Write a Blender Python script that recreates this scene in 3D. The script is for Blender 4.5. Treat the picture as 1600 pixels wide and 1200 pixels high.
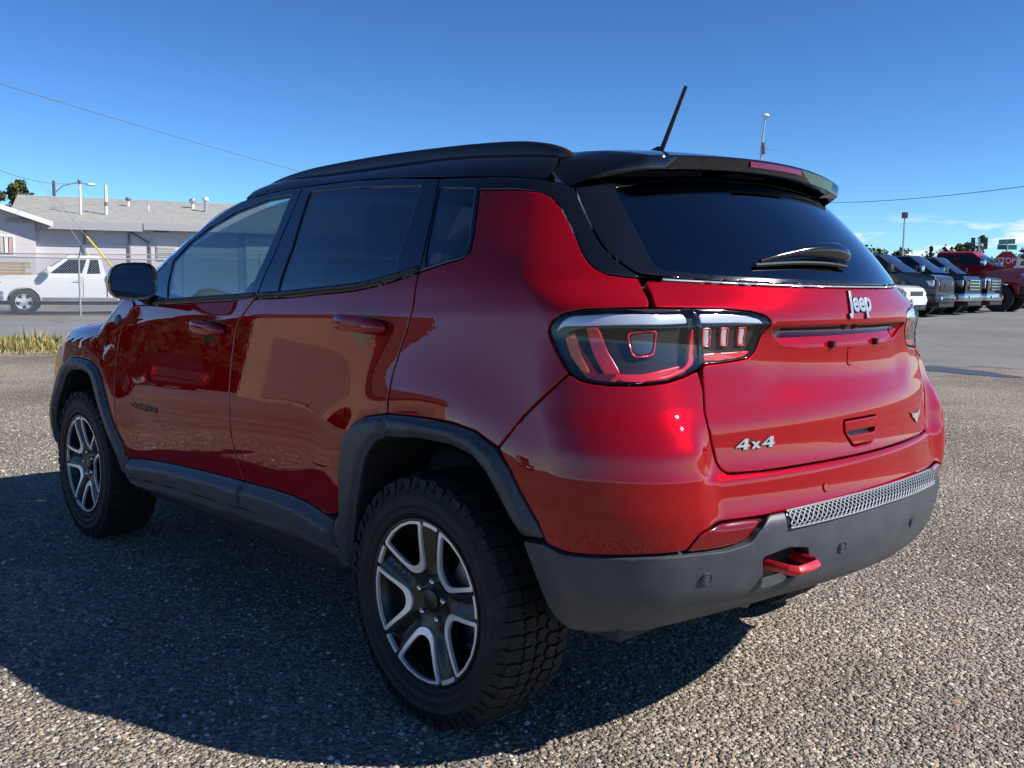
import bpy, bmesh, math, random
import numpy as np
from mathutils import Vector, Matrix
from mathutils.geometry import delaunay_2d_cdt
R = math.radians
for o in list(bpy.data.objects): bpy.data.objects.remove(o)
scene = bpy.context.scene
COL = scene.collection
# ------------------------------------------------------------------ camera
cam_data = bpy.data.cameras.new('camera'); cam = bpy.data.objects.new('camera', cam_data); COL.objects.link(cam)
_r = Vector((-0.68474, -0.72868, 0.01208)); _u = Vector((0.08435, -0.06278, 0.99446)); _f = Vector((0.72389, -0.68197, -0.10445))
CAM = Vector((-2.0235, 2.4537, 1.2322))
cam.matrix_world = Matrix(((_r.x, _u.x, -_f.x, CAM.x), (_r.y, _u.y, -_f.y, CAM.y), (_r.z, _u.z, -_f.z, CAM.z), (0, 0, 0, 1)))
cam_data.sensor_width = 36; cam_data.lens = 36 * 1484.0 / 1600; cam_data.clip_start = .05; cam_data.clip_end = 6000
scene.camera = cam
# ------------------------------------------------------------------ sky, sun, exposure
SUN_DIR = Vector((-1.05, -.64, 1.0)).normalized()
SUN_EL = math.asin(SUN_DIR.z); SUN_ROT = math.atan2(SUN_DIR.x, SUN_DIR.y)
world = bpy.data.worlds.new('World'); scene.world = world; world.use_nodes = True
wn = world.node_tree; wn.nodes.clear()
def N(nt, typ, **kw):
    n = nt.nodes.new(typ)
    for k, v in kw.items():
        if k.startswith('i_'): n.inputs[k[2:].replace('_', ' ')].default_value = v
        else: setattr(n, k, v)
    return n
def LK(nt, a, b): nt.links.new(a, b)
sky = N(wn, 'ShaderNodeTexSky', sky_type='NISHITA', sun_disc=False, sun_elevation=SUN_EL, sun_rotation=SUN_ROT,
        altitude=2100, air_density=1.0, dust_density=.1, ozone_density=2.2)
bg = N(wn, 'ShaderNodeBackground', i_Strength=.055)
gam = N(wn, 'ShaderNodeGamma', i_Gamma=1.4); LK(wn, sky.outputs[0], gam.inputs[0])
tnt = N(wn, 'ShaderNodeMix', data_type='RGBA', blend_type='MULTIPLY'); tnt.inputs['Factor'].default_value = 1; LK(wn, gam.outputs[0], tnt.inputs['A']); tnt.inputs['B'].default_value = (.55, .80, 1, 1)
wo = N(wn, 'ShaderNodeOutputWorld')
tc = N(wn, 'ShaderNodeTexCoord'); sx = N(wn, 'ShaderNodeSeparateXYZ'); LK(wn, tc.outputs['Generated'], sx.inputs[0])
# small fair-weather clouds low over the horizon
mp = N(wn, 'ShaderNodeMapping'); mp.inputs['Scale'].default_value = (7, 7, 34); LK(wn, tc.outputs['Generated'], mp.inputs[0])
mp.inputs['Location'].default_value = (3.1, 1.7, .4)
ns = N(wn, 'ShaderNodeTexNoise', i_Scale=2.1, i_Detail=6, i_Roughness=.55); LK(wn, mp.outputs[0], ns.inputs['Vector'])
cr = N(wn, 'ShaderNodeMapRange', i_From_Min=.525, i_From_Max=.62); LK(wn, ns.outputs['Fac'], cr.inputs['Value'])
e1 = N(wn, 'ShaderNodeMapRange', interpolation_type='SMOOTHSTEP'); LK(wn, sx.outputs['Z'], e1.inputs['Value'])
e1.inputs['From Min'].default_value = .020; e1.inputs['From Max'].default_value = .034
e2 = N(wn, 'ShaderNodeMapRange', interpolation_type='SMOOTHSTEP'); LK(wn, sx.outputs['Z'], e2.inputs['Value'])
e2.inputs['From Min'].default_value = .052; e2.inputs['From Max'].default_value = .074; e2.inputs['To Min'].default_value = 1; e2.inputs['To Max'].default_value = 0
m1 = N(wn, 'ShaderNodeMath', operation='MULTIPLY'); LK(wn, e1.outputs[0], m1.inputs[0]); LK(wn, e2.outputs[0], m1.inputs[1])
m2 = N(wn, 'ShaderNodeMath', operation='MULTIPLY'); LK(wn, m1.outputs[0], m2.inputs[0]); LK(wn, cr.outputs[0], m2.inputs[1])
m3 = N(wn, 'ShaderNodeMath', operation='MULTIPLY'); m3.inputs[1].default_value = .85; LK(wn, m2.outputs[0], m3.inputs[0])
mx = N(wn, 'ShaderNodeMix', data_type='RGBA'); LK(wn, m3.outputs[0], mx.inputs['Factor'])
LK(wn, tnt.outputs['Result'], mx.inputs['A']); mx.inputs['B'].default_value = (13.4, 13.8, 14.2, 1)
LK(wn, mx.outputs['Result'], bg.inputs['Color']); LK(wn, bg.outputs[0], wo.inputs[0])
sun_data = bpy.data.lights.new('sun', 'SUN'); sun_data.energy = 5.0; sun_data.angle = R(.53); sun_data.color = (1, .95, .88)
sun = bpy.data.objects.new('sun', sun_data); COL.objects.link(sun)
sun.rotation_euler = (-SUN_DIR).to_track_quat('-Z', 'Y').to_euler(); sun.location = (-20, -12, 25)
scene.view_settings.view_transform = 'Standard'; scene.view_settings.look = 'None'
scene.view_settings.exposure = .48; scene.view_settings.gamma = 1; scene.view_settings.use_curve_mapping = False
scene.render.engine = 'CYCLES'
scene.cycles.max_bounces = 10; scene.cycles.transparent_max_bounces = 16; scene.cycles.caustics_reflective = False; scene.cycles.caustics_refractive = False
rng = random.Random(7); nrg = np.random.default_rng(7)
# ------------------------------------------------------------------ helpers
def tag(o, label=None, cat=None, group=None, kind=None):
    if label: o['label'] = label
    if cat: o['category'] = cat
    if group: o['group'] = group
    if kind: o['kind'] = kind
    return o
def empty(name, loc=(0, 0, 0), rz=0, label=None, cat=None, group=None):
    o = bpy.data.objects.new(name, None); COL.objects.link(o); o.location = loc; o.rotation_euler = (0, 0, rz); o.empty_display_size = .2
    return tag(o, label, cat, group)
def link_mesh(name, me, mat, parent=None):
    o = bpy.data.objects.new(name, me); COL.objects.link(o)
    if mat is not None:
        for m in (mat if isinstance(mat, (list, tuple)) else [mat]): me.materials.append(m)
    if parent is not None: o.parent = parent
    return o
def mesh_obj(name, verts, faces, mat, parent=None, smooth=False, angle=None):
    me = bpy.data.meshes.new(name)
    me.from_pydata([tuple(map(float, v)) for v in verts], [], [tuple(int(i) for i in f) for f in faces]); me.update()
    if smooth or angle:
        me.polygons.foreach_set('use_smooth', [True] * len(me.polygons))
        if angle: me.set_sharp_from_angle(angle=R(angle))
    return link_mesh(name, me, mat, parent)
class MB:
    """collects simple solids and links them as one mesh object"""
    def __init__(s): s.v = []; s.f = []
    def add(s, v, f):
        b = len(s.v); s.v += [tuple(map(float, p)) for p in v]; s.f += [tuple(i + b for i in q) for q in f]; return s
    def box(s, c, d, M=None):
        x, y, z = d[0] / 2, d[1] / 2, d[2] / 2
        v = [Vector((a, b, e)) for a in (-x, x) for b in (-y, y) for e in (-z, z)]
        if M is not None: v = [M @ p for p in v]
        v = [p + Vector(c) for p in v]
        return s.add(v, [(0, 1, 3, 2), (4, 6, 7, 5), (0, 4, 5, 1), (2, 3, 7, 6), (0, 2, 6, 4), (1, 5, 7, 3)])
    def tube(s, pts, r, n=8, cap=True):
        pts = [Vector(p) for p in pts]; m = len(pts); rr = r if isinstance(r, (list, tuple)) else [r] * m
        rings = []; up = None
        for i, p in enumerate(pts):
            t = (pts[min(i + 1, m - 1)] - pts[max(i - 1, 0)]).normalized()
            if up is None:
                up = Vector((0, 0, 1)) if abs(t.z) < .9 else Vector((1, 0, 0))
            a = t.cross(up).normalized(); b = a.cross(t).normalized(); up = b
            rings.append([p + (a * math.cos(2 * math.pi * k / n) + b * math.sin(2 * math.pi * k / n)) * rr[i] for k in range(n)])
        v = [q for g in rings for q in g]; f = []
        for i in range(m - 1):
            for k in range(n):
                k2 = (k + 1) % n; f.append((i * n + k, i * n + k2, (i + 1) * n + k2, (i + 1) * n + k))
        if cap: f += [tuple(range(n - 1, -1, -1)), tuple((m - 1) * n + k for k in range(n))]
        return s.add(v, f)
    def prism(s, poly, a0, a1, axis='y'):
        """closed polygon in the two other axes, extruded along axis"""
        n = len(poly); v = []
        for a in (a0, a1):
            for p, q in poly: v.append({'y': (p, a, q), 'x': (a, p, q), 'z': (p, q, a)}[axis])
        f = [tuple(range(n)), tuple(range(2 * n - 1, n - 1, -1))]
        f += [(k, k + n, (k + 1) % n + n, (k + 1) % n) for k in range(n)]
        return s.add(v, f)
    def lathe(s, prof, n=24, M=None, closed=False):
        """profile of (r, h) turned about the y axis"""
        m = len(prof); v = []
        for k in range(n):
            a = 2 * math.pi * k / n
            for r, h in prof:
                p = Vector((r * math.cos(a), h, r * math.sin(a))); v.append(M @ p if M is not None else p)
        f = []
        for k in range(n):
            k2 = (k + 1) % n
            for i in range(m if closed else m - 1):
                j = (i + 1) % m; f.append((k * m + i, k * m + j, k2 * m + j, k2 * m + i))
        return s.add(v, f)
    def build(s, name, mat, parent=None, smooth=False, angle=35, bevel=0):
        o = mesh_obj(name, s.v, s.f, mat, parent, smooth, angle)
        bm = bmesh.new(); bm.from_mesh(o.data); bmesh.ops.recalc_face_normals(bm, faces=bm.faces)
        if bevel: bmesh.ops.bevel(bm, geom=bm.edges[:], offset=bevel, segments=2, affect='EDGES', profile=.5, clamp_overlap=True)
        bm.to_mesh(o.data); bm.free()
        if smooth or angle:
            o.data.polygons.foreach_set('use_smooth', [True] * len(o.data.polygons))
            if angle: o.data.set_sharp_from_angle(angle=R(angle))
        return o
def copy_tree(o, parent=None):
    c = o.copy(); COL.objects.link(c); c.parent = parent
    for ch in list(o.children): copy_tree(ch, c)
    return c
# ------------------------------------------------------------------ materials
def mat(name, col, rough=.5, metal=0., coat=0., coat_rough=.03, spec=.5, noise=None, bump=None, emit=None):
    m = bpy.data.materials.new(name); m.use_nodes = True; nt = m.node_tree; p = nt.nodes['Principled BSDF']
    p.inputs['Base Color'].default_value = (*col, 1); p.inputs['Roughness'].default_value = rough; p.inputs['Metallic'].default_value = metal
    p.inputs['Coat Weight'].default_value = coat; p.inputs['Coat Roughness'].default_value = coat_rough
    p.inputs['Specular IOR Level'].default_value = spec
    tcn = N(nt, 'ShaderNodeTexCoord')
    if noise:  # (scale, other colour, min, max)
        t = N(nt, 'ShaderNodeTexNoise', i_Scale=noise[0], i_Detail=6, i_Roughness=.6); LK(nt, tcn.outputs['Object'], t.inputs['Vector'])
        rm = N(nt, 'ShaderNodeMapRange', i_From_Min=noise[2], i_From_Max=noise[3]); LK(nt, t.outputs['Fac'], rm.inputs['Value'])
        k = N(nt, 'ShaderNodeMix', data_type='RGBA'); LK(nt, rm.outputs[0], k.inputs['Factor'])
        k.inputs['A'].default_value = (*col, 1); k.inputs['B'].default_value = (*noise[1], 1); LK(nt, k.outputs['Result'], p.inputs['Base Color'])
    if bump:  # (scale, strength, distance)
        t = N(nt, 'ShaderNodeTexNoise', i_Scale=bump[0], i_Detail=5); LK(nt, tcn.outputs['Object'], t.inputs['Vector'])
        b = N(nt, 'ShaderNodeBump', i_Strength=bump[1], i_Distance=bump[2]); LK(nt, t.outputs['Fac'], b.inputs['Height']); LK(nt, b.outputs[0], p.inputs['Normal'])
    if emit: p.inputs['Emission Color'].default_value = (*emit[0], 1); p.inputs['Emission Strength'].default_value = emit[1]
    return m
def glass_mat(name, tint, refl_rough=.0, ior=1.75):
    m = bpy.data.materials.new(name); m.use_nodes = True; nt = m.node_tree; nt.nodes.clear()
    o = N(nt, 'ShaderNodeOutputMaterial'); mixn = N(nt, 'ShaderNodeMixShader'); fr = N(nt, 'ShaderNodeFresnel'); gm = N(nt, 'ShaderNodeNewGeometry')
    io = N(nt, 'ShaderNodeMix', data_type='FLOAT'); LK(nt, gm.outputs['Backfacing'], io.inputs['Factor']); io.inputs['A'].default_value = ior; io.inputs['B'].default_value = 1 / ior; LK(nt, io.outputs['Result'], fr.inputs['IOR'])
    t = N(nt, 'ShaderNodeBsdfTransparent'); t.inputs[0].default_value = (*tint, 1)
    g = N(nt, 'ShaderNodeBsdfGlossy', i_Roughness=refl_rough); g.inputs[0].default_value = (1, 1, 1, 1)
    # both faces of the pane reflect
    k = N(nt, 'ShaderNodeMath', operation='MULTIPLY', use_clamp=True); k.inputs[1].default_value = 1.35; LK(nt, fr.outputs[0], k.inputs[0])
    LK(nt, k.outputs[0], mixn.inputs[0]); LK(nt, t.outputs[0], mixn.inputs[1]); LK(nt, g.outputs[0], mixn.inputs[2]); LK(nt, mixn.outputs[0], o.inputs[0])
    return m
def paint_mat(name, col, metal=.0, rough=.4, flake=True, dust=.0):
    """colour coat without a gloss of its own under a clear coat"""
    m = mat(name, col, rough, metal, 1.0, .006, spec=0.)
    nt = m.node_tree; p = nt.nodes['Principled BSDF']; p.inputs['Coat IOR'].default_value = 1.52; p.inputs['Specular Tint'].default_value = (col[0], col[1] * 2, col[2] * 2, 1)
    tcn = N(nt, 'ShaderNodeTexCoord')
    if flake:
        v = N(nt, 'ShaderNodeTexNoise', i_Scale=600, i_Detail=1); LK(nt, tcn.outputs['Object'], v.inputs['Vector'])
        b = N(nt, 'ShaderNodeBump', i_Strength=.25, i_Distance=.0006); LK(nt, v.outputs['Fac'], b.inputs['Height']); LK(nt, b.outputs[0], p.inputs['Normal'])
        # faint orange peel in the clear coat
        w = N(nt, 'ShaderNodeTexNoise', i_Scale=90, i_Detail=0); LK(nt, tcn.outputs['Object'], w.inputs['Vector'])
        b2 = N(nt, 'ShaderNodeBump', i_Strength=.02, i_Distance=.001); LK(nt, w.outputs['Fac'], b2.inputs['Height']); LK(nt, b2.outputs[0], p.inputs['Coat Normal'])
    if dust:
        s = N(nt, 'ShaderNodeTexNoise', i_Scale=9, i_Detail=8, i_Roughness=.7); LK(nt, tcn.outputs['Object'], s.inputs['Vector'])
        rm = N(nt, 'ShaderNodeMapRange', i_From_Min=.45, i_From_Max=.85, i_To_Max=dust); LK(nt, s.outputs['Fac'], rm.inputs['Value'])
        k = N(nt, 'ShaderNodeMix', data_type='RGBA'); LK(nt, rm.outputs[0], k.inputs['Factor']); k.inputs['A'].default_value = (*col, 1); k.inputs['B'].default_value = (.30, .22, .17, 1)
        LK(nt, k.outputs['Result'], p.inputs['Base Color'])
    return m
M = {}
M['red'] = paint_mat('red_metallic_paint', (.285, .0008, .0048), .18, .38, True, .010)
M['roofblack'] = paint_mat('gloss_black_paint', (.006, .006, .008), 0, .3, False)
M['piano'] = mat('gloss_black_trim', (.006, .006, .007), .12, 0, .6, .03)
M['satin'] = mat('satin_black_trim', (.012, .012, .013), .4)
M['clad'] = mat('grey_cladding_plastic', (.050, .056, .065), .45, 0, 0, spec=.45, noise=(14, (.075, .081, .088), .45, .8), bump=(900, .12, .0006))
M['sill'] = mat('dark_sill_plastic', (.016, .017, .019), .55, bump=(700, .1, .0006))
M['well'] = mat('wheel_well_liner', (.008, .008, .009), .85)
M['rubber'] = mat('tyre_rubber', (.013, .013, .014), .62, spec=.35, noise=(22, (.028, .026, .024), .5, .8), bump=(160, .15, .001))
M['tread'] = mat('tread_rubber', (.012, .012, .013), .7, spec=.3, noise=(30, (.036, .032, .027), .48, .75))
M['wheelblack'] = mat('gloss_black_wheel_paint', (.007, .0072, .008), .38, 0, .22, .12)
M['machined'] = mat('machined_aluminium', (.90, .90, .89), .38, .55)
M['steel'] = mat('brake_steel', (.25, .25, .26), .38, 1.0)
M['chrome'] = mat('chrome', (.75, .76, .78), .08, 1.0)
M['badge'] = mat('satin_badge_metal', (.46, .46, .46), .3, .5)
M['glass_f'] = glass_mat('front_side_glass', (.36, .46, .44))
M['glass_r'] = glass_mat('privacy_glass', (.018, .023, .033))
M['glass_lamp'] = glass_mat('lamp_lens', (.95, .95, .96), 0, 1.45)
M['mirror'] = mat('mirror_silver', (.30, .31, .33), .01, 1.0)
M['seat'] = mat('dark_seat_fabric', (.035, .035, .038), .8)
M['interior'] = mat('dark_interior_plastic', (.022, .022, .024), .7)
M['liner'] = mat('grey_headliner', (.25, .24, .23), .9)
M['lampblack'] = mat('lamp_housing_dark', (.02, .021, .024), .3)
M['lampred'] = mat('red_lamp_plastic', (.70, .02, .03), .22, 0, .5)
M['lampamber'] = mat('amber_marker', (.75, .16, .02), .3)
M['lampchrome'] = mat('lamp_reflector', (.66, .69, .74), .18, .35)
M['hookred'] = mat('red_hook_paint', (.55, .012, .022), .35, 0, .3)
M['reflectorred'] = mat('red_reflector', (.16, .002, .005), .12, 0, .4)
M['darkbadge'] = mat('black_badge', (.014, .014, .018), .35)
# ------------------------------------------------------------------ body surface of the red car (implicit, metres; x forward from the rear axle, y left, z up)
def pchip(xs, ys):
    xs=np.array(xs,float); ys=np.array(ys,float)
    h=np.diff(xs); d=np.diff(ys)/h
    m=np.zeros_like(xs)
    for i in range(1,len(xs)-1):
        if d[i-1]*d[i]>0:
            w1=2*h[i]+h[i-1]; w2=h[i]+2*h[i-1]
            m[i]=(w1+w2)/(w1/d[i-1]+w2/d[i])
    m[0]=d[0]; m[-1]=d[-1]
    def f(x):
        x=np.asarray(x,float)
        i=np.clip(np.searchsorted(xs,x)-1,0,len(h)-1)
        t=(x-xs[i])/h[i]
        t2=t*t; t3=t2*t
        r=(2*t3-3*t2+1)*ys[i]+(t3-2*t2+t)*h[i]*m[i]+(-2*t3+3*t2)*ys[i+1]+(t3-t2)*h[i]*m[i+1]
        r=np.where(t<0, ys[0]+m[0]*(x-xs[0]), r)
        return np.where(t>1, ys[-1]+m[-1]*(x-xs[-1]), r)
    return f
def tab(*p):
    f=pchip([a for a,b in p],[b for a,b in p]); g=np.linspace(p[0][0]-.8,p[-1][0]+.8,5001); v=f(g)
    return lambda x: np.interp(x,g,v)
def sst(a,b,x):
    t=np.clip((x-a)/(b-a),0,1); return t*t*(3-2*t)
# half width of the body side at the crease, along x
W=tab((-1,0.794),(-0.7,0.829),(-0.4,0.846),(-0.1,0.852),(0.3,0.852),(0.8,0.85),(1.4,0.85),(2,0.852),(2.5,0.846),(2.9,0.829),(3.2,0.784),(3.4,0.724),(3.6,0.614))
ZC=tab((-1.0,1.165),(-.5,1.155),(0,1.139),(.5,1.122),(1.04,1.097),(2.04,1.045),(2.6,1.0),(3.0,.96),(3.6,.9))
# offsets below the crease (t = z - zc <= 0): outward positive
_lo=tab((-1.2,-.085),(-.85,-.05),(-.72,-.014),(-.60,.011),(-.56,.0185),(-.50,.0285),(-.44,.0365),(-.38,.0395),(-.33,.0372),(-.27,.0315),(-.2,.0235),(-.06,.0062),(0.0,-.0012))
# offsets above the crease
_ts=np.linspace(0,.8,161)
_sl=.12+.09*sst(0,.03,_ts)+.11*sst(.07,.11,_ts)+.13*sst(.08,.20,_ts)+.42*np.clip(_ts-.1,0,1)
_up=np.concatenate([[0],np.cumsum((_sl[1:]+_sl[:-1])/2*np.diff(_ts))])
def Yside(x,z):
    t=z-ZC(x)
    y=W(x)+np.where(t<=0,_lo(np.minimum(t,0)),-.0012-np.interp(t,_ts,_up)-np.maximum(t-.8,0)*.9)
    # boat-tail of the greenhouse towards the rear
    y=y-.10*sst(.02,.35,t)*sst(.1,-.75,x)
    # haunches over the wheels
    for cx,zz,a in((-.05,.36,.016),(2.60,.36,.012)):
        d=np.hypot(x-cx,z-zz)
        y=y+a*np.exp(-((d-.52)/.13)**2)*sst(.3,.6,z)
    return y
XC=tab((.30,-.70),(.40,-.775),(.46,-.825),(.52,-.86),(.60,-.872),(.66,-.868),(.69,-.848),(.73,-.838),(.775,-.832),(.79,-.822),(.84,-.812),(.90,-.806),(.96,-.792),(1.05,-.780),(1.10,-.783),(1.145,-.793),(1.20,-.785),(1.25,-.772),(1.30,-.735),(1.40,-.640),(1.50,-.53),(1.60,-.41),(1.75,-.2))
AC=tab((.30,.30),(.5,.30),(.57,.29),(.72,.23),(.94,.235),(1.10,.28),(1.17,.315),(1.26,.50),(1.4,.50),(1.7,.5))
XB=tab((.30,0),(.60,0),(.66,-.003),(.69,-.0215),(.73,-.029),(.775,-.032),(.79,-.041),(.84,-.043),(.885,-.0285),(.95,-.0055),(1.02,0),(1.7,0))
def Xrear(y,z):
    return XC(z)+AC(z)*y*y+.011*sst(.93,1.0,z)*(1-sst(1.115,1.14,z))*(1-sst(.30,.46,np.abs(y)))+XB(z)*sst(.575,.68,np.abs(y))
RC=tab((.3,.16),(.6,.16),(.9,.17),(1.1,.16),(1.25,.12),(1.6,.10))
ZT=tab((-1.0,1.40),(-.6,1.535),(-.45,1.575),(-.08,1.640),(.3,1.662),(.75,1.664),(1.1,1.660),(1.35,1.645),(1.6,1.585),(1.9,1.445),(2.15,1.305),(2.33,1.19),(2.46,1.09),(2.6,1.072),(3.0,1.045),(3.25,1.0),(3.42,.90),(3.5,.80),(3.54,.65),(3.56,.3))
CT=tab((-1.0,.12),(-.45,.14),(0,.14),(.8,.13),(1.2,.11),(1.5,.11),(2.0,.15),(2.3,.12),(2.5,.07),(3.0,.09),(3.3,.16),(3.6,.4))
def Ztop(x,y): return ZT(x)-CT(x)*y*y
RT=tab((-1,.07),(.9,.06),(1.4,.035),(2.2,.04),(2.5,.06),(3.5,.08))
def rmax(a,b,r):
    return np.minimum(np.maximum(a,b),-r)+np.hypot(np.maximum(a+r,0),np.maximum(b+r,0))
def F(p):
    x=p[...,0];y=np.abs(p[...,1]);z=p[...,2]
    a=(y-Yside(x,z)); b=(Xrear(y,z)-x)*.9
    c=(z-Ztop(x,y))*.85
    g=rmax(a,b,RC(z))
    return rmax(g,c,RT(x))
def grad(p,h=2e-4):
    g=np.empty_like(p)
    for k in range(3):
        e=np.zeros(3); e[k]=h
        g[...,k]=(F(p+e)-F(p-e))/(2*h)
    return g/np.linalg.norm(g,axis=-1,keepdims=True)
def solve(o,d,lo,hi):
    """first crossing of F=0 along rays o+t*d, t in lo..hi: a few bisections, then regula falsi (Illinois)"""
    for _ in range(5):
        m=(lo+hi)/2; f=F(o+d*m[...,None])>0; hi=np.where(f,m,hi); lo=np.where(f,lo,m)
    fl=F(o+d*lo[...,None]); fh=F(o+d*hi[...,None]); side=np.zeros_like(lo)
    for _ in range(9):
        den=fh-fl; m=np.where(np.abs(den)>1e-14,(lo*fh-hi*fl)/np.where(np.abs(den)>1e-14,den,1),(lo+hi)/2)
        m=np.clip(m,np.minimum(lo,hi),np.maximum(lo,hi)); fm=F(o+d*m[...,None]); p=fm>0
        fl=np.where(p&(side==1),fl/2,fl); fh=np.where(~p&(side==-1),fh/2,fh)
        hi=np.where(p,m,hi); fh=np.where(p,fm,fh); lo=np.where(p,lo,m); fl=np.where(p,fl,fm); side=np.where(p,1,-1)
    return o+d*m[...,None]
# chart (u,z)
X0,Y0,RR=-.15,.40,.5
U1=Y0+RR*np.pi/2
def uv_ray(u):
    s=np.where(u<0,-1.,1.); a=np.abs(u)
    th=np.clip((a-Y0)/RR,0,np.pi/2)
    ox=np.where(a>U1,X0+(a-U1),X0); oy=np.where(a<Y0,a,Y0)
    return ox,oy*s,-np.cos(th),np.sin(th)*s
def chart(u,z,off=0.0):
    u=np.asarray(u,float); z=np.asarray(z,float)
    ox,oy,dx,dy=uv_ray(u)
    return solve(np.stack([ox,oy,z+0*ox],-1),np.stack([dx,dy,0*dx],-1),np.zeros_like(ox),np.full_like(ox,1.1))
# ------------------------------------------------------------------ ground
def gz(x, y):
    """lie of the land: level round the car, rising gently away from it"""
    x = np.asarray(x, float); y = np.asarray(y, float); r = np.hypot(x + 2, y - 2.4)
    return sst(15, 38, r) * (.10 + .32 * sst(-8, -24, y)) + sst(40, 120, r) * .15
def ground_sheet(name, xs, ys, dz, mt, clip=None):
    X, Y = np.meshgrid(xs, ys, indexing='ij'); Z = gz(X, Y) + dz; n, m_ = X.shape
    v = np.stack([X, Y, Z], -1).reshape(-1, 3); f = []
    for i in range(n - 1):
        for j in range(m_ - 1):
            if clip is None or clip((X[i, j] + X[i + 1, j + 1]) / 2, (Y[i, j] + Y[i + 1, j + 1]) / 2): f.append((i * m_ + j, (i + 1) * m_ + j, (i + 1) * m_ + j + 1, i * m_ + j + 1))
    o = mesh_obj(name, v, f, mt, None, True); o['kind'] = 'structure'; return o
def gravel_mat():
    m = bpy.data.materials.new('gravel'); m.use_nodes = True; nt = m.node_tree; p = nt.nodes['Principled BSDF']; p.inputs['Roughness'].default_value = .9; p.inputs['Specular IOR Level'].default_value = .25
    g = N(nt, 'ShaderNodeNewGeometry')
    v1 = N(nt, 'ShaderNodeTexVoronoi', i_Scale=62.); LK(nt, g.outputs['Position'], v1.inputs['Vector'])
    v2 = N(nt, 'ShaderNodeTexVoronoi', i_Scale=140.); LK(nt, g.outputs['Position'], v2.inputs['Vector'])
    sp_ = N(nt, 'ShaderNodeSeparateColor'); LK(nt, v1.outputs['Color'], sp_.inputs[0])
    sp2 = N(nt, 'ShaderNodeSeparateColor'); LK(nt, v2.outputs['Color'], sp2.inputs[0])
    c1 = N(nt, 'ShaderNodeValToRGB'); LK(nt, sp_.outputs[0], c1.inputs[0]); e = c1.color_ramp.elements
    e[0].position = 0; e[0].color = (.085, .080, .074, 1); e[1].position = 1; e[1].color = (.66, .62, .56, 1)
    for ps, cl in ((.35, (.22, .205, .185, 1)), (.62, (.32, .295, .262, 1)), (.85, (.45, .415, .365, 1))):
        q = e.new(ps); q.color = cl
    c2 = N(nt, 'ShaderNodeValToRGB'); LK(nt, sp2.outputs[1], c2.inputs[0]); e = c2.color_ramp.elements
    e[0].color = (.10, .094, .087, 1); e[1].color = (.55, .515, .46, 1)
    k = N(nt, 'ShaderNodeMix', data_type='RGBA'); k.inputs['Factor'].default_value = .42; LK(nt, c1.outputs[0], k.inputs['A']); LK(nt, c2.outputs[0], k.inputs['B'])
    # broad drifts of darker and browner stone
    n1 = N(nt, 'ShaderNodeTexNoise', i_Scale=.55, i_Detail=7, i_Roughness=.6); LK(nt, g.outputs['Position'], n1.inputs['Vector'])
    r1 = N(nt, 'ShaderNodeValToRGB'); LK(nt, n1.outputs['Fac'], r1.inputs[0]); e = r1.color_ramp.elements
    e[0].position = .32; e[0].color = (.70, .64, .575, 1); e[1].position = .66; e[1].color = (1.36, 1.22, 1.05, 1)
    mu = N(nt, 'ShaderNodeMix', data_type='RGBA', blend_type='MULTIPLY'); mu.inputs['Factor'].default_value = 1; LK(nt, k.outputs['Result'], mu.inputs['A']); LK(nt, r1.outputs[0], mu.inputs['B'])
    LK(nt, mu.outputs['Result'], p.inputs['Base Color'])
    ad = N(nt, 'ShaderNodeMath', operation='MULTIPLY_ADD'); ad.inputs[1].default_value = .45; LK(nt, v2.outputs['Distance'], ad.inputs[0]); LK(nt, v1.outputs['Distance'], ad.inputs[2])
    b = N(nt, 'ShaderNodeBump', invert=True, i_Strength=1.0, i_Distance=.022); LK(nt, ad.outputs[0], b.inputs['Height']); LK(nt, b.outputs[0], p.inputs['Normal'])
    return m
def speck_mat(name, lo, hi, scale=60, big=.4, bigc=(.8, .8, .8), rough=.85, bump=.4):
    m = bpy.data.materials.new(name); m.use_nodes = True; nt = m.node_tree; p = nt.nodes['Principled BSDF']; p.inputs['Roughness'].default_value = rough; p.inputs['Specular IOR Level'].default_value = .3
    g = N(nt, 'ShaderNodeNewGeometry'); v = N(nt, 'ShaderNodeTexVoronoi', i_Scale=scale); LK(nt, g.outputs['Position'], v.inputs['Vector'])
    s = N(nt, 'ShaderNodeSeparateColor'); LK(nt, v.outputs['Color'], s.inputs[0])
    k = N(nt, 'ShaderNodeMix', data_type='RGBA'); LK(nt, s.outputs[0], k.inputs['Factor']); k.inputs['A'].default_value = (*lo, 1); k.inputs['B'].default_value = (*hi, 1)
    n1 = N(nt, 'ShaderNodeTexNoise', i_Scale=big, i_Detail=8, i_Roughness=.65); LK(nt, g.outputs['Position'], n1.inputs['Vector'])
    r1 = N(nt, 'ShaderNodeMapRange', i_From_Min=.3, i_From_Max=.7); LK(nt, n1.outputs['Fac'], r1.inputs['Value'])
    k2 = N(nt, 'ShaderNodeMix', data_type='RGBA'); LK(nt, r1.outputs[0], k2.inputs['Factor']); k2.inputs['A'].default_value = (*bigc, 1); k2.inputs['B'].default_value = (1.1, 1.1, 1.1, 1)
    mu = N(nt, 'ShaderNodeMix', data_type='RGBA', blend_type='MULTIPLY'); mu.inputs['Factor'].default_value = 1; LK(nt, k.outputs['Result'], mu.inputs['A']); LK(nt, k2.outputs['Result'], mu.inputs['B'])
    LK(nt, mu.outputs['Result'], p.inputs['Base Color'])
    b = N(nt, 'ShaderNodeBump', invert=True, i_Strength=bump, i_Distance=.006); LK(nt, v.outputs['Distance'], b.inputs['Height']); LK(nt, b.outputs[0], p.inputs['Normal'])
    return m
M['gravel'] = gravel_mat()
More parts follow.
